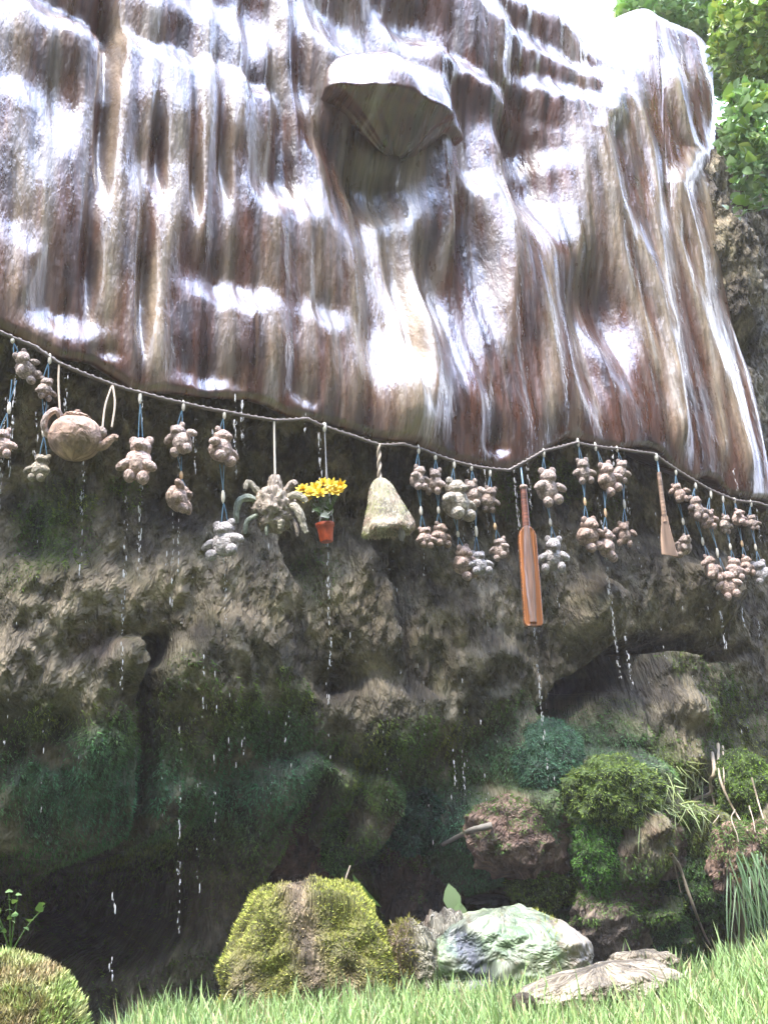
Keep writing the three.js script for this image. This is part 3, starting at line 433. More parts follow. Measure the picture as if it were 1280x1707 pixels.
mound('small leafy green tuft low in the recess above the flat-topped boulder', [642, 1424, 26, 36], 40, [0.04, 0.09, 0.025], [0.08, 0.18, 0.04], 1350);
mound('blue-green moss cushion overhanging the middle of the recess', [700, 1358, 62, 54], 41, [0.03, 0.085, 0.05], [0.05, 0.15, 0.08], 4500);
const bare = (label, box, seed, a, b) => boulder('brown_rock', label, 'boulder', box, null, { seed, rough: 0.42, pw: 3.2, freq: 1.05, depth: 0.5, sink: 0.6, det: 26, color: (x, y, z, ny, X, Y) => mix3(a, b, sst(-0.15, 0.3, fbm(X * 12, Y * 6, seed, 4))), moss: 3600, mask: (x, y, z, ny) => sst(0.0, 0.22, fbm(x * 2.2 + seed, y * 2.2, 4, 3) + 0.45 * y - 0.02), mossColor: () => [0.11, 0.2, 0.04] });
bare('big reddish brown boulder under the moss slope at the lower right', [892, 1390, 92, 56], 51, [0.36, 0.25, 0.18], [0.22, 0.135, 0.10]);
bare('brown rock with pale roots over it, right of the vivid green mound', [1118, 1398, 105, 52], 52, [0.36, 0.27, 0.20], [0.22, 0.15, 0.11]);
bare('reddish brown rock at the right edge under the yellow-green mound', [1262, 1436, 62, 52], 53, [0.34, 0.22, 0.15], [0.2, 0.125, 0.085]);
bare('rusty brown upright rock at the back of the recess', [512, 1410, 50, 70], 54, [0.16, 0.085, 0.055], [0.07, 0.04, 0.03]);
bare('grey-brown rock low on the right, left of the small moss mound over the sandy rock', [1046, 1538, 76, 50], 55, [0.28, 0.22, 0.17], [0.16, 0.12, 0.09]);
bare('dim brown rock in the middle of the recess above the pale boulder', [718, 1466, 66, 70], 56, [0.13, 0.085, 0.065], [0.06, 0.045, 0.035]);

// ---------------------------------------------------------------- roots, stick, small plants
const rootMat = new THREE.MeshStandardMaterial({ color: new THREE.Color().setRGB(0.4, 0.33, 0.24), roughness: 0.8, bumpMap: woodGrain, bumpScale: 0.004 });
const pc = (x, y, off = 0.05) => onCliff(x, y).addScaledVector(NRM, off);
function roots(label, lines, mat = rootMat) { const t = thing('root', label, 'root'); lines.forEach(([pts, r0, r1]) => part('root_strand', tube(pts.map(([x, y, o]) => front(x, y, o ?? 0.035)), r0, r1, 28, 6, 0.3), mat, t)); return t; }
{
  const r = rng(303), L = []; for (let i = 0; i < 14; i++) { const a = (r() - 0.5) * 20, b = (r() - 0.5) * 26; L.push([[[1228 + a * 0.5, 1462 + r() * 12, 0.05], [1228 + a, 1510, 0.05], [1234 + a + b * 0.3, 1550, 0.05], [1238 + a * 0.6 + b * 0.5, 1600 - r() * 16, 0.05]], 0.008 + r() * 0.008, 0.004]); }
  L.push([[[1222, 1500, 0.05], [1214, 1520, 0.05], [1216, 1536, 0.05]], 0.004, 0.002], [[[1230, 1555, 0.05], [1226, 1570, 0.05], [1234, 1592, 0.05]], 0.004, 0.002]);
  roots('thick bundle of pale dangling roots at the lower right edge', L, new THREE.MeshStandardMaterial({ color: new THREE.Color().setRGB(0.52, 0.41, 0.28), roughness: 0.8, bumpMap: woodGrain, bumpScale: 0.004 }));
}
roots('pale arched root over the brown rock on the right slope', [[[[1186, 1255], [1190, 1290], [1182, 1302], [1184, 1322], [1162, 1330], [1148, 1352]], 0.014, 0.01], [[[1182, 1302], [1190, 1340], [1196, 1362], [1188, 1372]], 0.008, 0.003], [[[1170, 1305], [1160, 1312]], 0.008, 0.004]]);
roots('forked pale roots running down toward the reddish rock at the right edge', [[[[1196, 1240], [1200, 1300], [1212, 1330], [1226, 1356], [1246, 1386]], 0.010, 0.005], [[[1204, 1244], [1206, 1296], [1208, 1322]], 0.007, 0.004], [[[1224, 1350], [1220, 1372], [1228, 1392], [1230, 1404]], 0.005, 0.003], [[[1252, 1296], [1264, 1340], [1278, 1384]], 0.006, 0.004], [[[1248, 1344], [1256, 1374], [1258, 1388]], 0.005, 0.003]]);
roots('long thin brown root slanting down between the green mounds to the grass', [[[[1118, 1424, 0.05], [1134, 1450, 0.05], [1146, 1486, 0.05], [1160, 1524, 0.05], [1180, 1570, 0.05], [1196, 1600, 0.05]], 0.011, 0.006], [[[1122, 1432, 0.05], [1128, 1462, 0.05], [1134, 1488, 0.05]], 0.006, 0.003]]);
{ const t = thing('stick', 'grey bent stick leaning in the recess left of the reddish brown boulder', 'stick'); part('branch', tube([front(738, 1408, 0.02), front(766, 1393, 0.05), front(792, 1382, 0.05), front(820, 1376, 0.03)], 0.012, 0.02, 24, 8, 0.35), new THREE.MeshStandardMaterial({ color: new THREE.Color().setRGB(0.2, 0.18, 0.15), roughness: 0.8, bumpMap: woodGrain, bumpScale: 0.004 }), t); }
boulder('wet_ledge', 'small wet grey stone slab jutting behind the top of the pale boulder', 'stone', [812, 1502, 42, 11], null, { seed: 61, rough: 0.25, depth: 2.2, sink: -0.2, det: 14, color: (x, y, z, ny, X) => mix3([0.3, 0.33, 0.32], [0.12, 0.13, 0.12], sst(-0.1, 0.3, fbm(X * 30, y, 3, 3))), mat: new THREE.MeshPhysicalMaterial({ vertexColors: true, roughness: 0.35, clearcoat: 0.5 }) });
function mkLeafMat(c, k = 1) { return new THREE.MeshPhysicalMaterial({ color: new THREE.Color().setRGB(...c), roughness: 0.5, side: THREE.DoubleSide, transmission: 0.55, thickness: 0 }); }
const LM = [[0.16, 0.31, 0.05], [0.30, 0.47, 0.09], [0.45, 0.57, 0.11], [0.36, 0.5, 0.24], [0.56, 0.55, 0.09]].map((c) => mkLeafMat(c));
const LG = [leafGeo(0.1, 0.066, 0.3, 0.25), leafGeo(0.12, 0.075, 0.2, 0.45), leafGeo(0.085, 0.06, 0.35, 0.1)];
function orient(m, dir, tw) { m.quaternion.setFromUnitVectors(V(0, 1, 0), dir.clone().normalize()).multiply(new THREE.Quaternion().setFromAxisAngle(V(0, 1, 0), tw)); return m; }
function smallPlant(name, label, base, stems, leaves, mats, size, seed, spread = 0.1) {
  const t = thing(name, label, 'plant', base), r = rng(seed);
  for (let i = 0; i < stems; i++) { const a = r() * 6.28, l = size * (0.7 + r() * 0.6), tip = V(Math.cos(a) * spread * (0.4 + r()), l, Math.abs(Math.sin(a)) * spread * (0.3 + r())); part('stem', tube([V(0, 0, 0), tip.clone().multiplyScalar(0.5).add(V(0, l * 0.1, 0)), tip], 0.003, 0.0015, 8, 5), LM[0], t);
    for (let k = 0; k < leaves; k++) { const m = part('leaf', LG[(k + i) % 3], mats[(k + i) % mats.length], t); m.position.copy(tip).multiplyScalar(0.35 + 0.65 * (k + 1) / leaves).add(V(0, l * 0.05, 0)); m.scale.setScalar(size * 2.2 * (0.6 + r() * 0.5)); orient(m, V(r() - 0.5, 0.2 - r() * 0.8, 0.4 + r() * 0.4), r() * 1.2 - 0.6); } }
  return t;
}
smallPlant('leafy_plant', 'small green leafy plant at the left edge above the mossy mound', at(18, 1590, 4.6), 5, 4, [LM[0], LM[1]], 0.2, 401, 0.12);
{ // two broad leaves behind the pale boulder
  const t = thing('broad_leaf_plant', 'plant with two broad upright leaves at the left top of the pale boulder', 'plant', at(770, 1560, 5.0)); part('stem', tube([V(0, 0, 0), V(0, 0.08, 0.02), V(-0.01, 0.16, 0)], 0.005, 0.003, 8, 5), LM[0], t);
  const g = leafGeo(0.13, 0.085, 0.15, 0.1); [[V(-0.01, 0.02, 0.02), V(0.06, 1, 0.2), 0.2], [V(-0.02, 0.1, 0.02), V(-0.25, 1, 0.15), -0.3]].forEach(([p, d, w]) => { const m = part('leaf', g, LM[3], t); m.position.copy(p); orient(m, d, w); });
}
{ // tongue-shaped fern leaf and its pale stalks
  const t = thing('fern', 'long tongue-shaped fern leaf with a pale stalk behind the flat-topped boulder', 'fern', at(600, 1500, 5.3)); const g = leafGeo(0.2, 0.07, 0.2, 0.3); const m = part('leaf', g, LM[0], t); m.position.set(-0.03, 0.12, 0.02); orient(m, V(0.5, -1, 0.3), 0); part('stalk', tube([V(-0.08, -0.02, 0), V(-0.07, 0.08, 0.03), V(-0.04, 0.16, 0.02)], 0.006, 0.004, 10, 5), rootMat, t);
}
{ // long-bladed tuft at the right edge
  const b = front(1256, 1448, 0.03), t = thing('grass_tuft', 'drooping tuft of long blue-green blades at the lower right edge', 'grass tuft', b), r = rng(405), gs = [0, 1, 2].map((i) => { const g = bladeGeo(0.010, 0.45 + i * 0.08, 0.16 + i * 0.1); return g; }), m1 = [mkLeafMat([0.16, 0.29, 0.13]), mkLeafMat([0.26, 0.38, 0.19]), mkLeafMat([0.13, 0.25, 0.09])];
  for (let i = 0; i < 100; i++) { const m = part('blade', gs[i % 3], m1[i % 3], t); m.position.set((r() - 0.4) * 0.4, (r() - 0.3) * 0.14, (r() - 0.5) * 0.1); orient(m, V(-0.25 + (r() - 0.4) * 1.1, -0.8, 0.35 + r() * 0.3), r() * 2 - 1); m.scale.set(1, 0.7 + r() * 0.5, 1); }
}
{ // pale grass blades hanging over the moss of the slope
  const r = rng(407), g = bladeGeo(0.009, 0.22, 0.05), L = []; for (let i = 0; i < 130; i++) { const x = 1040 + r() * 130, y = 1270 + r() * 90; L.push({ p: pc(x, y, 0.03), dir: V((r() - 0.5) * 0.7, -0.8 + r() * 0.9, 0.5), tw: r() * 6.28, sc: [0.8, 0.5 + r() * 0.8, 1], c: jit([0.34, 0.42, 0.16], r, 0.3) }); }
  tag(scatter('long_grass', g, bladeMat, L), 'pale long grass blades trailing over the yellow-green moss mound on the right slope', 'grass');
}

// ---------------------------------------------------------------- bushes at the top right
function bush(name, label, cx, cy, rx, ry, d, dz, nPart, nStuff, mats, cols, seed, size, shade = 1) {
  const c = at(cx, cy, d), k = d / F, t = thing(name, label, 'bush', c), r = rng(seed), tw = [];
  const RX = rx * k, RY = ry * k;
  for (let i = 0; i < 9; i++) { const a = r() * 6.28, e = V(Math.cos(a) * RX * 0.9, Math.sin(a) * RY * 0.9, (r() - 0.3) * dz); tw.push(tube([V(RX * 0.5, -RY * 0.1, -dz * 0.6), e.clone().multiplyScalar(0.5).add(V(0, 0.06, -dz * 0.2)), e], 0.012, 0.004, 10, 5)); }
  part('branches', mergeGeometries(tw), barkMat, t);
  const spot = (front) => { for (;;) { const x = r() * 2 - 1, y = r() * 2 - 1; if (x * x + y * y > 1 || fbm(x * 2.2 + seed, y * 2.2, 2, 3) < -0.1) continue; const zz = front ? 0.3 + 0.7 * r() : r() * 2 - 1; return V(x * RX, y * RY, zz * dz * Math.sqrt(1 - Math.min(0.95, x * x + y * y))); } };
  const dir = () => V((r() - 0.5) * 1.6, 0.2 - r() * 0.9, 0.3 + r() * 0.8);
  for (let i = 0; i < nPart; i++) { const m = part('leaf', LG[i % 3], mats[Math.floor(r() * mats.length)], t); m.position.copy(spot(true)); orient(m, dir(), (r() - 0.5) * 2); m.scale.setScalar(size * (0.7 + r() * 0.6)); }
  const L = []; for (let i = 0; i < nStuff; i++) L.push({ p: spot(false), dir: dir(), tw: r() * 6.28, sc: [size, size * (0.7 + r() * 0.5), size], c: jit(cols[Math.floor(r() * cols.length)], r, 0.35) });
  scatter('foliage', LG[0], leafMat, L, t); return t;
}
bush('bush', 'yellow-green bush hanging over the top right corner', 1262, 70, 95, 120, 7.7, 0.5, 200, 2200, [LM[1], LM[2], LM[4], LM[2]], [[0.26, 0.40, 0.08], [0.40, 0.5, 0.09]], 501, 1.05);
bush('bush', 'pale green leaves hanging down the bare rock at the right edge', 1258, 235, 66, 125, 7.4, 0.25, 170, 700, [LM[1], LM[3], LM[2], LM[3]], [[0.22, 0.37, 0.1], [0.3, 0.45, 0.2]], 502, 1.1);
bush('bush', 'mid-green bush on the skyline just above the right end of the stone curtain', 1140, 36, 140, 70, 9.0, 0.5, 150, 2200, [LM[1], LM[0], LM[3]], [[0.22, 0.38, 0.1], [0.3, 0.45, 0.16]], 503, 1.05);
bush('bush', 'darker green bush further back behind the top right corner', 1180, 40, 190, 150, 10.0, 0.9, 0, 3600, [LM[0]], [[0.18, 0.32, 0.08], [0.26, 0.4, 0.12]], 504, 1.4);
bush('bush', 'small sprig of leaves low on the bare rock at the right edge', 1240, 345, 34, 26, 7.75, 0.1, 16, 14, [LM[1], LM[3]], [[0.16, 0.28, 0.08]], 505, 1.1);

// ---------------------------------------------------------------- the line along the lip
const OFF = 0.07, hang = (x, y, o = OFF) => onWall(x, y, o);
const lineMat = new THREE.MeshStandardMaterial({ color: new THREE.Color().setRGB(0.15, 0.125, 0.11), roughness: 0.7 }), bandMat = new THREE.MeshStandardMaterial({ color: new THREE.Color().setRGB(0.21, 0.18, 0.16), roughness: 0.6 });
const linePix = [[-200, 478], [-60, 526], [0, 553], [60, 578], [100, 606], [190, 642], [240, 656], [310, 673], [374, 686], [460, 701], [512, 698], [546, 713], [590, 727], [634, 742], [672, 740], [700, 748], [760, 770], [800, 779], [848, 784], [905, 752], [960, 738], [992, 744], [1030, 748], [1088, 756], [1130, 785], [1180, 815], [1225, 834], [1262, 838], [1300, 850]];
{
  const t = thing('line', 'ribbed grey line strung along the lower lip of the stone curtain, everything hangs from it', 'rope');
  const p = linePix.map(([x, y]) => hang(x, y, OFF)), curve = new THREE.CurvePath(); for (let i = 0; i < p.length - 1; i++) curve.add(new THREE.LineCurve3(p[i], p[i + 1]));
  const rope = []; for (let i = 0; i < p.length - 1; i++) rope.push(tube([p[i], p[i].clone().lerp(p[i + 1], 0.5).add(V(0, -0.004, 0)), p[i + 1]], 0.0105, 0.0105, 6, 8)); part('strap', mergeGeometries(rope), lineMat, t);
  const bands = []; for (let i = 0; i < p.length - 1; i++) { const n = Math.max(1, Math.round(p[i].distanceTo(p[i + 1]) / 0.045)); for (let k = 0; k < n; k++) { const a = p[i].clone().lerp(p[i + 1], k / n), b = p[i].clone().lerp(p[i + 1], (k + 0.35) / n); bands.push(tube([a, a.clone().lerp(b, 0.5), b], 0.0118, 0.0118, 2, 8)); } }
  const bm = part('bands', mergeGeometries(bands), bandMat, t); bm.userData.kind = 'stuff';
}

// ---------------------------------------------------------------- soft toys turned to stone, two to a cord
const crustMat = (c) => new THREE.MeshStandardMaterial({ color: new THREE.Color().setRGB(...c), map: crustGrain, bumpMap: crustN, bumpScale: 0.007, roughness: 0.7 });
const TONES = { rose: crustMat([0.76, 0.56, 0.47]), brown: crustMat([0.68, 0.49, 0.39]), cream: crustMat([0.66, 0.58, 0.46]), white: crustMat([0.68, 0.63, 0.62]), grey: crustMat([0.70, 0.55, 0.47]), dark: crustMat([0.52, 0.4, 0.33]) };
function makeToy(v) { // one unit tall, hanging from its crown at the origin
  const r = rng(900 + v * 13), t = new THREE.Group(), wide = 0.9 + r() * 0.25, m = TONES.rose;
  const P_ = (n, rx, ry, rz, x, y, z, par = t, rough = 0.1) => { const q = part(n, lump(rx, ry, rz, v * 7 + x * 5 + y * 3 + 2, rough, 6, 2, 2.2), m, par); q.position.set(x, y, z); return q; };
  P_('body', 0.27 * wide, 0.3, 0.24, 0, -0.57, 0);
  const h = P_('head', 0.21 * wide, 0.19, 0.19, [0, 0.05, -0.06, 0.03, 0][v % 5], -0.24, 0.04); P_('muzzle', 0.085, 0.07, 0.08, 0, -0.04, 0.18, h, 0.2); P_('ear', 0.085, 0.1, 0.05, -0.16 * wide, 0.15, 0, h); P_('ear', 0.085, 0.1, 0.05, 0.16 * wide, 0.15, 0, h);
  const pose = [[0.3, -0.55, 0.1, 0.17, -0.86, 0.16], [0.26, -0.5, 0.16, 0.14, -0.88, 0.2], [0.36, -0.42, 0.06, 0.2, -0.84, 0.12], [0.24, -0.62, 0.14, 0.13, -0.9, 0.08], [0.3, -0.5, 0.12, 0.22, -0.8, 0.18]][v % 5];
  for (const s of [-1, 1]) { const a = P_('arm', 0.17, 0.095, 0.1, s * pose[0], pose[1] + (r() - 0.5) * 0.12, pose[2]); a.rotation.z = s * -0.6; const l = P_('leg', 0.11, 0.14, 0.13, s * pose[3], pose[4] + (r() - 0.5) * 0.08, pose[5]); l.rotation.x = -0.5; }
  return t;
}
const protos = [0, 1, 2, 3, 4, 5, 6, 7, 8, 9].map(makeToy); let toyN = 0; const rt = rng(4242);
const toyHeight = [];
function toy(x, y, px, v, turn, tone, label, tilt = 0) {
  const c = hang(x, y), k = pxScale(x, y, OFF), S = px * k * 1.08, g = protos[(v % 5) + 5 * (toyN++ % 2)].clone(), fx = 0.85 + rt() * 0.35, fz = 0.85 + rt() * 0.35; g.name = numbered('stone_toy'); scene.add(g);
  g.position.copy(c).add(V(0, S * 0.5, 0)); g.rotation.set((rt() - 0.5) * 0.5, turn + (rt() - 0.5) * 0.9, tilt + (rt() - 0.5) * 0.35); g.scale.set(S * 1.05 * fx, S, S * 1.05 * fz); g.traverse((o) => { if (o.isMesh) o.material = TONES[tone]; });
  tag(g, label, 'soft toy', 'stone-crusted soft toys hanging on cords'); return { top: c.clone().add(V(0, S * 0.46, 0)), bottom: c.clone().add(V(0, -S * 0.42, 0)), S };
}
const cordBlue = new THREE.MeshStandardMaterial({ color: new THREE.Color().setRGB(0.13, 0.24, 0.33), roughness: 0.4 }), knotMat = new THREE.MeshStandardMaterial({ color: new THREE.Color().setRGB(0.72, 0.66, 0.56), roughness: 0.6 }), knotTan = new THREE.MeshStandardMaterial({ color: new THREE.Color().setRGB(0.62, 0.42, 0.24), roughness: 0.6 });
function cordRun(t, a, b, split, mk = knotMat) { // from a down to b: a knotted loop, then two strands that spread
  const d = b.clone().sub(a), L = d.length(), kn = Math.min(0.075, L * 0.4), e = a.clone().addScaledVector(d, kn / L);
  const kg = lump(0.0095, kn / 2, 0.0095, L * 9, 0.25, 4); kg.translate(0, -kn / 2, 0); part('knot', kg, mk, t).position.copy(a);
  for (const s of [-1, 1]) { const q = b.clone().addScaledVector(A, s * split); part('strand', tube([e, e.clone().lerp(q, 0.5).addScaledVector(A, s * 0.002), q], 0.0032, 0.0032, 6, 5), cordBlue, t); }
}
function column(rope, toys, cordLabel, lowKnot = knotMat) {
  const t = thing('hanging_cord', cordLabel, 'cord', V(0, 0, 0), 'cords with stone toys'), a0 = hang(rope[0], rope[1] - 4); let a = a0;
  toys.forEach((q, i) => { const e = toy(...q); if (i === 0) cordRun(t, a, e.top, 0.012); else { // round the upper toy, then on down
      const m = a.clone().lerp(e.top, 0.45); for (const s of [-1, 1]) part('strand', tube([a.clone().addScaledVector(A, s * 0.012), m], 0.0032, 0.0032, 4, 5), cordBlue, t); cordRun(t, m, e.top, 0.018, lowKnot); }
    a = e.bottom.clone(); });
}
column([22, 566], [[26, 612, 52, 1, 0.9, 'grey', 'grey-pink stone toy with its feet to the right, upper one at the far left edge', 0.5], [5, 742, 54, 0, 0.2, 'rose', 'stone toy half cut off by the left edge, lower on the leftmost cord']], 'blue cord nearest the left edge with two stone toys');
column([84, 594], [[76, 648, 38, 3, 0.3, 'grey', 'small dim grey stone toy just left of the hanging teapot'], [72, 782, 46, 3, -0.2, 'cream', 'small pale stone toy below and left of the hanging teapot']], 'blue cord just left of the teapot with two small stone toys');
column([234, 656], [[234, 772, 82, 3, 0.3, 'rose', 'largest shaggy stone toy, hanging alone right of the teapot', 0.12]], 'blue cord right of the teapot with one large shaggy toy');
column([306, 672], [[300, 736, 58, 2, -0.4, 'grey', 'grey stone toy with its arms spread, above the toy tipped to the right', 0.15], [306, 846, 60, 1, 1.0, 'brown', 'brown stone toy tipped to the right, below the one with spread arms', -0.5]], 'blue cord of the toy with spread arms', knotTan);
column([374, 688], [[370, 748, 62, 0, 0.7, 'rose', 'rosy stone bear bent over its belly, upper toy left of the drooping plant', 0.1], [375, 902, 66, 4, -0.5, 'white', 'pale stone bear with its paws to the left, below the bent rosy bear', -0.08]], 'blue cord of the two bears left of the drooping plant');
column([697, 746], [[697, 797, 42, 1, 0.3, 'grey', 'small grey stone toy, first upper one right of the bell-shaped hat'], [706, 898, 36, 3, 0.4, 'rose', 'small stone toy, first lower one right of the bell-shaped hat']], 'first blue cord right of the bell-shaped hat');
column([725, 760], [[728, 803, 44, 0, -0.5, 'grey', 'grey stone toy between the hat side toys and the big cream bear, upper row'], [733, 893, 42, 4, 0.7, 'brown', 'tan stone toy in the lower row just left of under the big cream bear']], 'second blue cord right of the bell-shaped hat');
column([756, 770], [[757, 835, 70, 0, 0.5, 'cream', 'big cream stone bear, palest and largest toy right of the hat', -0.12], [769, 936, 54, 1, 0.6, 'rose', 'stone toy below the big cream bear, left one of a touching pair']], 'blue cord carrying the big cream bear');
column([785, 778], [[790, 822, 46, 2, -0.3, 'grey', 'grey stone toy right of the big cream bear, upper row'], [796, 942, 44, 4, 0.5, 'white', 'pinkish white stone toy, right one of a pair under the cream bear']], 'blue cord next right of the big cream bear');
column([816, 786], [[818, 832, 42, 3, 0.2, 'dark', 'dark stone toy against green moss, upper one just left of the cricket bat'], [832, 918, 38, 1, -0.6, 'grey', 'small grey stone toy, lower one just left of the cricket bat']], 'blue cord just left of the cricket bat', knotTan);
column([905, 752], [[909, 812, 62, 1, 0.6, 'grey', 'grey stone toy curled up against green moss, upper one right of the cricket bat'], [925, 926, 62, 4, -0.4, 'white', 'white stone bear hanging just right of the cricket bat blade', -0.15]], 'blue cord just right of the cricket bat');
column([962, 735], [[970, 785, 42, 0, 0.4, 'grey', 'grey stone toy, upper left of the three cords between bat and paddle'], [979, 889, 54, 1, 0.9, 'brown', 'brown stone toy, lower left of the three cords between bat and paddle', 0.2]], 'leftmost of the three blue cords midway between bat and paddle', knotTan);
column([991, 742], [[1005, 797, 52, 1, 0.2, 'rose', 'stone toy with legs out to the right, upper middle one between bat and paddle', 0.3], [1011, 908, 52, 0, 0.8, 'rose', 'rosy stone toy, lower middle of the three cords between bat and paddle', 0.1]], 'middle one of the three blue cords midway between bat and paddle', knotTan);
column([1027, 748], [[1036, 786, 38, 3, 0.1, 'grey', 'faint grey stone toy, upper right of the three cords between bat and paddle'], [1043, 890, 40, 2, 0.4, 'brown', 'brown stone toy, lower right of the three cords between bat and paddle']], 'rightmost of the three blue cords midway between bat and paddle');
column([1125, 785], [[1129, 825, 36, 2, 0.4, 'brown', 'small brown stone toy, first upper one right of the paddle'], [1147, 910, 38, 1, -0.9, 'grey', 'grey-lilac stone toy tipped left, right beside the foot of the paddle', -0.5]], 'first blue cord right of the paddle');
column([1158, 808], [[1158, 850, 44, 0, 0.5, 'dark', 'dark rosy stone toy, second upper one right of the paddle'], [1183, 950, 44, 2, 0.3, 'brown', 'brown stone toy at the left of the lowest bunch on the far right']], 'second blue cord right of the paddle');
column([1183, 820], [[1182, 866, 34, 4, 0.2, 'rose', 'rosy stone toy, third upper one right of the paddle'], [1209, 976, 46, 1, 0.2, 'rose', 'lowest stone toy of the bunch on the far right']], 'third blue cord right of the paddle');
column([1203, 828], [[1209, 873, 30, 3, 0.4, 'grey', 'small grey stone toy, fourth upper one right of the paddle'], [1224, 950, 38, 0, 0.4, 'rose', 'stone toy in the middle of the lowest bunch on the far right']], 'fourth blue cord right of the paddle');
column([1223, 834], [[1229, 866, 32, 1, 0.6, 'rose', 'small rosy stone toy near the right edge, fifth upper one right of the paddle'], [1243, 945, 36, 4, 0.4, 'brown', 'small brown stone toy at the right of the lowest bunch on the far right']], 'fifth blue cord right of the paddle', knotTan);
column([1250, 838], [[1251, 872, 26, 3, 0.3, 'dark', 'tiny dark stone toy, last upper one before the right edge'], [1267, 955, 40, 2, 0.1, 'white', 'pale lilac stone toy, last lower one at the right edge']], 'last blue cord before the right edge');

// ---------------------------------------------------------------- the teapot
const creamCord = new THREE.MeshStandardMaterial({ color: new THREE.Color().setRGB(0.42, 0.34, 0.26), roughness: 0.7 });
function cord(label, pts, r, mat, name = 'hanging_cord') { const t = thing(name, label, 'cord'); pts.forEach((q) => part('strand', tube(q, r, r, 16, 6), mat, t)); return t; }
{
  const c = hang(126, 730, OFF + 0.12), k = pxScale(126, 730, OFF), R = 41 * k, t = thing('teapot', 'round brown stone-crusted teapot with a curved spout on the right', 'teapot', c), m = crustMat([0.54, 0.36, 0.26]);
  t.rotation.set(0.1, 0.15, -0.12);
  const body = lump(R * 1.02, R * 0.9, R, 4, 0.05, 20, 2.1, 1.2); part('body', body, m, t);
  const lid = lump(R * 0.5, R * 0.16, R * 0.5, 6, 0.15, 10); const l = part('lid', lid, m, t); l.position.set(-R * 0.05, R * 0.86, 0); const kb = part('knob', lump(R * 0.12, R * 0.12, R * 0.12, 3, 0.2, 6), m, l); kb.position.y = R * 0.2;
  part('spout', tube([V(R * 0.75, -R * 0.25, R * 0.1), V(R * 1.15, -R * 0.22, R * 0.15), V(R * 1.35, R * 0.02, R * 0.15), V(R * 1.5, R * 0.16, R * 0.12), V(R * 1.66, R * 0.14, R * 0.1)], R * 0.25, R * 0.12, 24, 10, 0.12), m, t);
  part('handle', tube([V(-R * 0.6, R * 0.7, 0), V(-R * 0.85, R * 1.0, 0.02), V(-R * 1.15, R * 0.75, 0.02), V(-R * 1.22, R * 0.3, 0.02), V(-R * 1.0, -R * 0.05, 0)], R * 0.13, R * 0.13, 24, 8, 0.25), TONES.grey, t);
  part('spout_lug', lump(R * 0.2, R * 0.22, R * 0.16, 11, 0.3, 7), TONES.grey, t).position.set(R * 0.98, R * 0.3, R * 0.1);
  cord('cream cord holding the handle side of the teapot', [[hang(99, 606), hang(98, 640, OFF + 0.02), hang(101, 694, OFF + 0.06)]], 0.0055, creamCord);
  cord('looped cream cord holding the spout side of the teapot', [[hang(188, 640), hang(176, 676, OFF + 0.04), hang(171, 716, OFF + 0.08)], [hang(188, 640), hang(192, 672, OFF + 0.05), hang(187, 712, OFF + 0.08)]], 0.0055, creamCord);
}
// ---------------------------------------------------------------- the drooping plant, crusted with lime
{
  const c = hang(458, 798, OFF), k = pxScale(458, 850, OFF), t = thing('drooping_plant', 'cream and greenish crusted plant with drooping arms, hanging left of the flower pot', 'hanging plant', c), m = crustMat([0.52, 0.47, 0.35]), m2 = crustMat([0.46, 0.38, 0.30]), m3 = crustMat([0.42, 0.47, 0.36]);
  const q = (x, y, z = 0) => V((x - 458) * k, (800 - y) * k, z + 0.02);
  const b = lump(30 * k, 36 * k, 26 * k, 9, 0.35, 14, 2, 2); part('root_ball', b, m2, t).position.copy(q(456, 856)); part('crown', lump(12 * k, 26 * k, 12 * k, 19, 0.3, 9), m2, t).position.copy(q(459, 822));
  const L = [[[440, 838], [426, 818], [414, 806], [410, 822, 0.03], 9, m], [[438, 850], [420, 838, 0.04], [404, 842, 0.06], [397, 864, 0.07], [398, 882, 0.06], 10, m3], [[470, 838], [480, 820], [490, 810], [496, 818, 0.02], 9, m2], [[474, 848], [490, 838, 0.05], [504, 842, 0.06], [513, 852, 0.06], 11, m], [[474, 858], [492, 858, 0.06], [502, 874, 0.08], [508, 898, 0.08], [512, 906, 0.08], 11, m], [[464, 870], [470, 884, 0.06], [468, 896, 0.06], 12, m], [[484, 872], [494, 890, 0.04], [496, 908, 0.04], 6, m2], [[442, 862], [424, 872, 0.05], [414, 880, 0.06], [410, 900, 0.05], 7, m3], [[452, 874], [446, 892, 0.05], [446, 904, 0.05], 6, m3]];
  L.forEach((a) => { const mm = a.pop(), w = a.pop(); part('arm', tube(a.map((e) => q(...e)), w * k * 0.75, w * k * 0.42, 20, 8, 0.5), mm, t); });
  const r = rng(611), S = sampler(b, r), F_ = []; for (let i = 0; i < 500; i++) { const [p, n] = S(); F_.push({ p: p.add(q(456, 856)), dir: n.add(V(0, -0.5, 0)), tw: r() * 6, sc: [0.7, 0.45, 0.7], c: jit(r() < 0.3 ? [0.3, 0.34, 0.18] : [0.5, 0.43, 0.33], r, 0.3) }); } scatter('fuzz', strandThin, mossBladeMat, F_, t);
  cord('single pale cord holding the drooping plant', [[hang(457, 701), hang(458, 750), hang(459, 806, OFF + 0.02)]], 0.0065, knotMat);
}
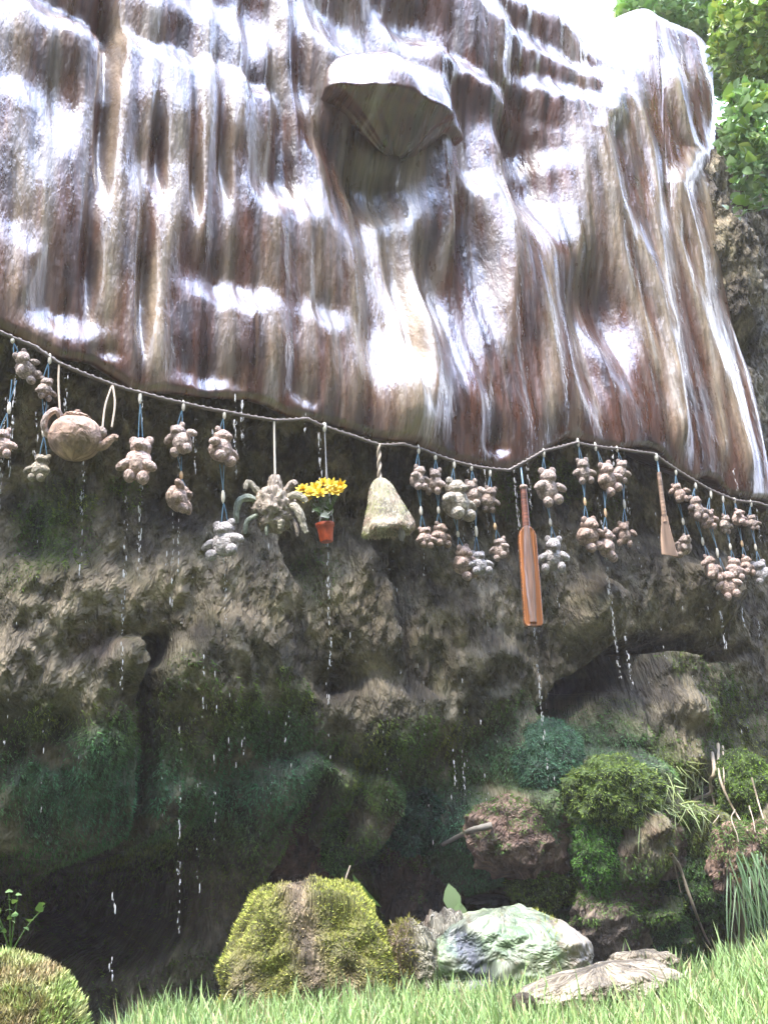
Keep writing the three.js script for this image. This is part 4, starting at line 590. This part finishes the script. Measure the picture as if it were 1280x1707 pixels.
// ---------------------------------------------------------------- flowers in the orange pot
{
  const c = hang(543, 888, OFF), k = pxScale(543, 888, OFF), t = thing('flower_pot', 'orange plastic flower pot full of yellow flowers', 'flower pot', c), pm = new THREE.MeshPhysicalMaterial({ color: new THREE.Color().setRGB(0.66, 0.10, 0.026), map: crustGrain, bumpMap: crustN, bumpScale: 0.002, roughness: 0.5, clearcoat: 0.3 });
  t.rotation.z = 0.06; const w = 15 * k, h = 16 * k;
  part('pot', new THREE.LatheGeometry([[0, -h], [w * 0.66, -h], [w * 0.72, -h * 0.92], [w * 0.94, h * 0.62], [w * 1.04, h * 0.64], [w * 1.06, h], [w * 0.96, h], [w * 0.9, h * 0.6], [0, h * 0.5]].map(([x, y]) => new THREE.Vector2(x, y)), 32), pm, t);
  const r = rng(701), ym = [new THREE.MeshPhysicalMaterial({ color: new THREE.Color().setRGB(0.82, 0.60, 0.03), roughness: 0.6, side: THREE.DoubleSide, transmission: 0.2, thickness: 0 }), new THREE.MeshPhysicalMaterial({ color: new THREE.Color().setRGB(0.86, 0.68, 0.06), roughness: 0.6, side: THREE.DoubleSide, transmission: 0.2, thickness: 0 })];
  const petals = []; for (let i = 0; i < 34; i++) { const ring = i % 3, g = leafGeo([14, 11, 7][ring] * k, 5.5 * k, 0.3, -0.1); g.rotateX([1.15, 0.7, 0.3][ring]); g.rotateY(i * 2.4); petals.push(g); } const flower = mergeGeometries(petals);
  [[512, 812], [524, 822], [540, 826], [534, 812], [548, 806], [562, 812], [576, 812], [554, 822], [566, 824], [518, 830], [574, 822]].forEach(([x, y], i) => { const f = part('flower', flower, ym[i % 2], t); f.position.set((x - 543) * k, (890 - y) * k, (i % 3) * 0.02 + 0.01); f.rotation.set(0.9 + r() * 0.5, r() * 6, (x - 543) * -0.012); f.scale.setScalar(0.85 + r() * 0.3); part('stem', tube([V(0, h * 0.5, 0), V((x - 543) * k * 0.4, (890 - y) * k * 0.55, 0.01), V((x - 543) * k, (890 - y) * k, (i % 3) * 0.02)], 0.003, 0.0025, 10, 5), LM[0], t); });
  const lm = [mkLeafMat([0.16, 0.27, 0.1]), mkLeafMat([0.36, 0.4, 0.32]), mkLeafMat([0.5, 0.5, 0.46])]; for (let i = 0; i < 30; i++) { const m = part('leaf', LG[i % 3], lm[i % 3], t); m.position.set((r() - 0.5) * 30 * k, (24 + r() * 30) * k, (r() - 0.3) * 0.05); m.scale.setScalar(0.42 + r() * 0.25); orient(m, V((r() - 0.5) * 1.5, r() - 0.2, 0.3 + r() * 0.3), r() * 3); }
  cord('thin clear double cord holding the flower pot', [[hang(541, 708), hang(543, 800, OFF), hang(533, 872, OFF + 0.02)], [hang(541, 708), hang(546, 800, OFF), hang(556, 874, OFF + 0.02)]], 0.0028, new THREE.MeshStandardMaterial({ color: new THREE.Color().setRGB(0.4, 0.4, 0.4), roughness: 0.3 }));
  part('knot', lump(0.013, 0.03, 0.012, 4, 0.2, 4), knotMat, scene.children[scene.children.length - 1]).position.copy(hang(541, 712));
}
// ---------------------------------------------------------------- bell-shaped furry hat
{
  const c = hang(634, 796, OFF), k = pxScale(640, 845, OFF), t = thing('furry_hat', 'pale furry bell-shaped hat crusted with lime, hung upside-right by a twisted cord', 'hat', c), m = crustMat([0.45, 0.40, 0.29]);
  const prof = [[2, 0], [10, 4], [17, 14], [23, 30], [29, 48], [35, 66], [40, 82], [43, 92], [41, 97], [34, 96], [26, 90], [0, 84]].map(([x, y]) => V(x * k, -y * k, 0)), cv = new THREE.CatmullRomCurve3(prof);
  const g = gridMesh(64, 60, (u, v) => { const q = cv.getPoint(v), a = u * Math.PI * 2, rr = q.x * (1 + 0.16 * fbm(Math.cos(a) * 1.5, Math.sin(a) * 1.5, q.y * 9, 3)), sl = sst(0, -90 * k, q.y); return V(Math.cos(a) * rr + sl * 9 * k, q.y + 0.02 * nz(a === 0 ? 0 : Math.cos(a) * 2, Math.sin(a) * 2, 3) * sl - 0.0 + Math.cos(a) * sl * 4 * k, Math.sin(a) * rr * 0.85); }, null, (u, v) => [u * 2, v]);
  part('hat_shell', g, m, t);
  const r = rng(801), S = sampler(g, r), L = []; for (let i = 0; i < 5200; i++) { const [p, n] = S(); const gr = fbm(p.x * 9, p.y * 9, 3, 3); L.push({ p, dir: n.multiplyScalar(0.45).add(V((r() - 0.5) * 0.35, -0.9, (r() - 0.5) * 0.3)), tw: r() * 6, sc: [0.6, 0.4 + r() * 0.5, 0.6], c: jit(gr > 0.08 ? [0.34, 0.36, 0.16] : gr < -0.12 ? [0.5, 0.38, 0.3] : [0.58, 0.53, 0.38], r, 0.3) }); } scatter('fur', strandThin, mossBladeMat, L, t);
  part('tassel', lump(5 * k, 11 * k, 5 * k, 8, 0.3, 7), TONES.white, t).position.set(30 * k, -103 * k, 0.03);
  const p = (s) => { const a = []; for (let i = 0; i <= 14; i++) { const q = hang(631 + 1.5 * i / 14, 740 + 60 * i / 14); const th = i * 0.75 + s * Math.PI; a.push(q.add(V(Math.cos(th) * 0.008, 0, Math.sin(th) * 0.008))); } return a; };
  cord('twisted cream cord holding the bell-shaped hat', [p(0), p(1)], 0.008, creamCord);
}
// ---------------------------------------------------------------- cricket bat and paddle
const bevel = (shape, depth, b) => { const g = new THREE.ExtrudeGeometry(shape, { depth, bevelEnabled: true, bevelSize: b, bevelThickness: b, bevelSegments: 3, curveSegments: 10 }); g.translate(0, 0, -depth / 2); return g; };
{
  const top = hang(872, 812, OFF + 0.05), bot = hang(889, 1043, OFF + 0.05), k = pxScale(880, 930, OFF), L = top.distanceTo(bot), t = thing('cricket_bat', 'wet orange-brown wooden cricket bat hanging by its handle', 'cricket bat', top);
  const ax = bot.clone().sub(top).normalize().negate(), toCam = camera.position.clone().sub(top).setY(0).normalize().add(V(0.22, 0, 0)), zx = V().crossVectors(ax, toCam).normalize(), zz = V().crossVectors(zx, ax); t.quaternion.setFromRotationMatrix(new THREE.Matrix4().makeBasis(zx, ax, zz));
  const w = 13.5 * k, hb = L * 0.33;
  const wood = new THREE.MeshPhysicalMaterial({ color: new THREE.Color().setRGB(0.52, 0.18, 0.045), map: woodGrain, bumpMap: woodGrain, bumpScale: 0.003, roughness: 0.4, ior: 1.7, clearcoat: 0.8, clearcoatRoughness: 0.12 });
  const s = new THREE.Shape(); s.moveTo(-w * 0.4, -hb + 0.02); s.quadraticCurveTo(-w * 0.95, -hb, -w, -hb - 0.05); s.lineTo(-w * 1.04, -L + 0.03); s.quadraticCurveTo(-w, -L, -w * 0.75, -L); s.lineTo(w * 0.75, -L); s.quadraticCurveTo(w, -L, w * 1.04, -L + 0.03); s.lineTo(w, -hb - 0.05); s.quadraticCurveTo(w * 0.95, -hb, w * 0.4, -hb + 0.02);
  const g = bevel(s, 0.028, 0.006), p = g.attributes.position; for (let i = 0; i < p.count; i++) if (p.getZ(i) > 0) p.setZ(i, p.getZ(i) + 0.012 * (1 - Math.abs(p.getX(i)) / w)); g.computeVertexNormals();
  const uv = g.attributes.uv; for (let i = 0; i < uv.count; i++) uv.setXY(i, uv.getX(i) * 6, uv.getY(i) * 1.2);
  part('blade', g, wood, t);
  // a raised spine runs down the face and mirrors the sky
  const sp = gridMesh(10, 60, (u, v) => { const y = lerp(-hb + 0.03, -L + 0.02, v), ww = w * 0.62 * (0.55 + 0.4 * Math.sin(v * 2.9)) + 0.004 * nz(v * 9, 3); const x = (u - 0.5) * 2 * ww - w * 0.1; return V(x, y, 0.0195 + 0.012 * (1 - Math.abs(x) / w) + 0.009 * Math.sin(u * Math.PI)); }, null, (u, v) => [u, v * 2]);
  part('spine', sp, new THREE.MeshPhysicalMaterial({ color: new THREE.Color().setRGB(0.42, 0.24, 0.17), map: woodGrain, bumpMap: woodGrain, bumpScale: 0.002, roughness: 0.3, ior: 1.9, clearcoat: 1, clearcoatRoughness: 0.1 }), t);
  part('handle', tube([V(0, 0, 0), V(0, -hb * 0.5, 0), V(0, -hb - 0.01, 0)], w * 0.4, w * 0.48, 20, 14), new THREE.MeshPhysicalMaterial({ color: new THREE.Color().setRGB(0.27, 0.10, 0.06), map: woodGrain, roughness: 0.5, clearcoat: 0.5 }), t);
  part('grip_end', lump(w * 0.48, w * 0.35, w * 0.48, 5, 0.12, 8), TONES.brown, t);
  cord('blue cord holding the cricket bat', [[hang(868, 780), hang(870, 796, OFF + 0.03), top.clone()]], 0.006, cordBlue);
}
{
  const top = hang(1098, 792, OFF + 0.03), bot = hang(1115, 926, OFF + 0.03), k = pxScale(1106, 860, OFF), L = top.distanceTo(bot), t = thing('paddle', 'pale wooden paddle with a flared flat end, hanging near the right', 'paddle', top);
  const ax = bot.clone().sub(top).normalize().negate(), tc = camera.position.clone().sub(top).setY(0).normalize(), zx = V().crossVectors(ax, tc).normalize(), zz = V().crossVectors(zx, ax); t.quaternion.setFromRotationMatrix(new THREE.Matrix4().makeBasis(zx, ax, zz));
  const m = new THREE.MeshPhysicalMaterial({ color: new THREE.Color().setRGB(0.50, 0.33, 0.23), map: woodGrain, roughness: 0.55, clearcoat: 0.3 }), h = L * 0.54, w = 11.5 * k;
  part('handle', tube([V(0, 0.02, 0), V(0, -h * 0.5, 0), V(0, -h - 0.03, 0)], 3.6 * k, 4.2 * k, 16, 10), m, t);
  const s = new THREE.Shape(); s.moveTo(-4 * k, -h + 0.01); s.bezierCurveTo(-5 * k, -h - 0.06, -w, -h - 0.12, -w * 0.95, -L + 0.015); s.quadraticCurveTo(0, -L + 0.005, w * 1.08, -L - 0.015); s.bezierCurveTo(w * 0.7, -h - 0.14, 5 * k, -h - 0.06, 4 * k, -h + 0.01);
  part('head', bevel(s, 0.012, 0.004), m, t);
  const cc = cord('dark blue cord holding the paddle', [[hang(1093, 760), hang(1096, 775), top.clone()]], 0.006, cordBlue); part('knot', lump(0.015, 0.03, 0.015, 2, 0.2, 4), knotMat, cc).position.copy(hang(1093, 762));
}

// ---------------------------------------------------------------- falling water drops
{
  const r = rng(909), L = [], down = V(0, -1, 0);
  const chain = (x, y0, y1, dens, off = 0.02, sc = 1) => { const a = hang(x, y0, off), yb = hang(x, y1, off).y, len = a.y - yb; const n = Math.round(len * 55 * dens); for (let i = 0; i < n; i++) { const y = a.y - Math.pow(r(), 0.8) * len; const q = 0.0017 * sc * (0.5 + r() * r() * 1.6); L.push({ p: V(a.x + (r() - 0.5) * 0.016, y, a.z + (r() - 0.5) * 0.03), dir: down, tw: 0, sc: [q, q * (2 + r() * 6), q], c: [1, 1, 1] }); } };
  [[12, 640, 960, 1.2], [30, 570, 800, 1.4], [62, 690, 800, 0.8], [80, 640, 720, 1], [112, 610, 690, 1.2], [140, 772, 862, 1.6], [138, 862, 960, 0.5], [212, 800, 1150, 0.9], [236, 790, 960, 1.3], [236, 655, 700, 1.5], [288, 850, 1010, 0.7], [300, 700, 960, 0.8], [326, 690, 790, 1], [355, 690, 760, 0.8], [376, 930, 1060, 1], [392, 660, 800, 1.6], [404, 660, 740, 2], [405, 1195, 1262, 0.7], [508, 690, 720, 2], [532, 705, 800, 1], [545, 905, 1110, 1.3], [545, 1110, 1300, 0.3], [618, 900, 960, 0.3], [705, 915, 960, 0.7], [770, 860, 930, 1], [780, 780, 900, 1.2], [806, 780, 890, 0.9], [856, 780, 880, 2], [862, 880, 1010, 0.9], [878, 770, 850, 1.8], [890, 1046, 1300, 1.3], [915, 850, 915, 1.4], [924, 950, 1010, 1], [930, 870, 910, 1], [978, 750, 780, 1.6], [996, 820, 1000, 1.2], [1018, 740, 790, 1.4], [1010, 930, 1130, 1.4], [1036, 760, 860, 0.7], [1040, 1040, 1160, 1], [1060, 880, 960, 0.4], [1195, 985, 1080, 1.4], [1208, 980, 1020, 0.8], [1222, 780, 820, 1], [1256, 830, 900, 1], [1262, 1030, 1060, 1], [1240, 890, 960, 0.5], [755, 1235, 1320, 0.7], [770, 1235, 1330, 0.7], [300, 1300, 1560, 0.7], [332, 1300, 1500, 0.3], [340, 1060, 1200, 0.4], [190, 1480, 1660, 0.5], [358, 1250, 1400, 0.4], [1100, 1030, 1100, 0.4], [1232, 1000, 1050, 0.7], [1178, 1010, 1060, 0.4]].forEach((a) => chain(...a, 0.03, 1.1));
  for (let i = 0; i < 90; i++) chain(r() * 1280, 780 + r() * 500, 900 + r() * 560, 0.22 * r(), 0.05 - r() * 0.3, 0.9);
  const g = new THREE.IcosahedronGeometry(1, 1); const m = scatter('water_drops', g, new THREE.MeshPhysicalMaterial({ color: 0xffffff, roughness: 0.06, transmission: 0.55, ior: 1.33, thickness: 0.01 }), L); tag(m, 'bright water drops falling in broken strings from the lip of the curtain', 'water');
}

renderer.render(scene, camera);
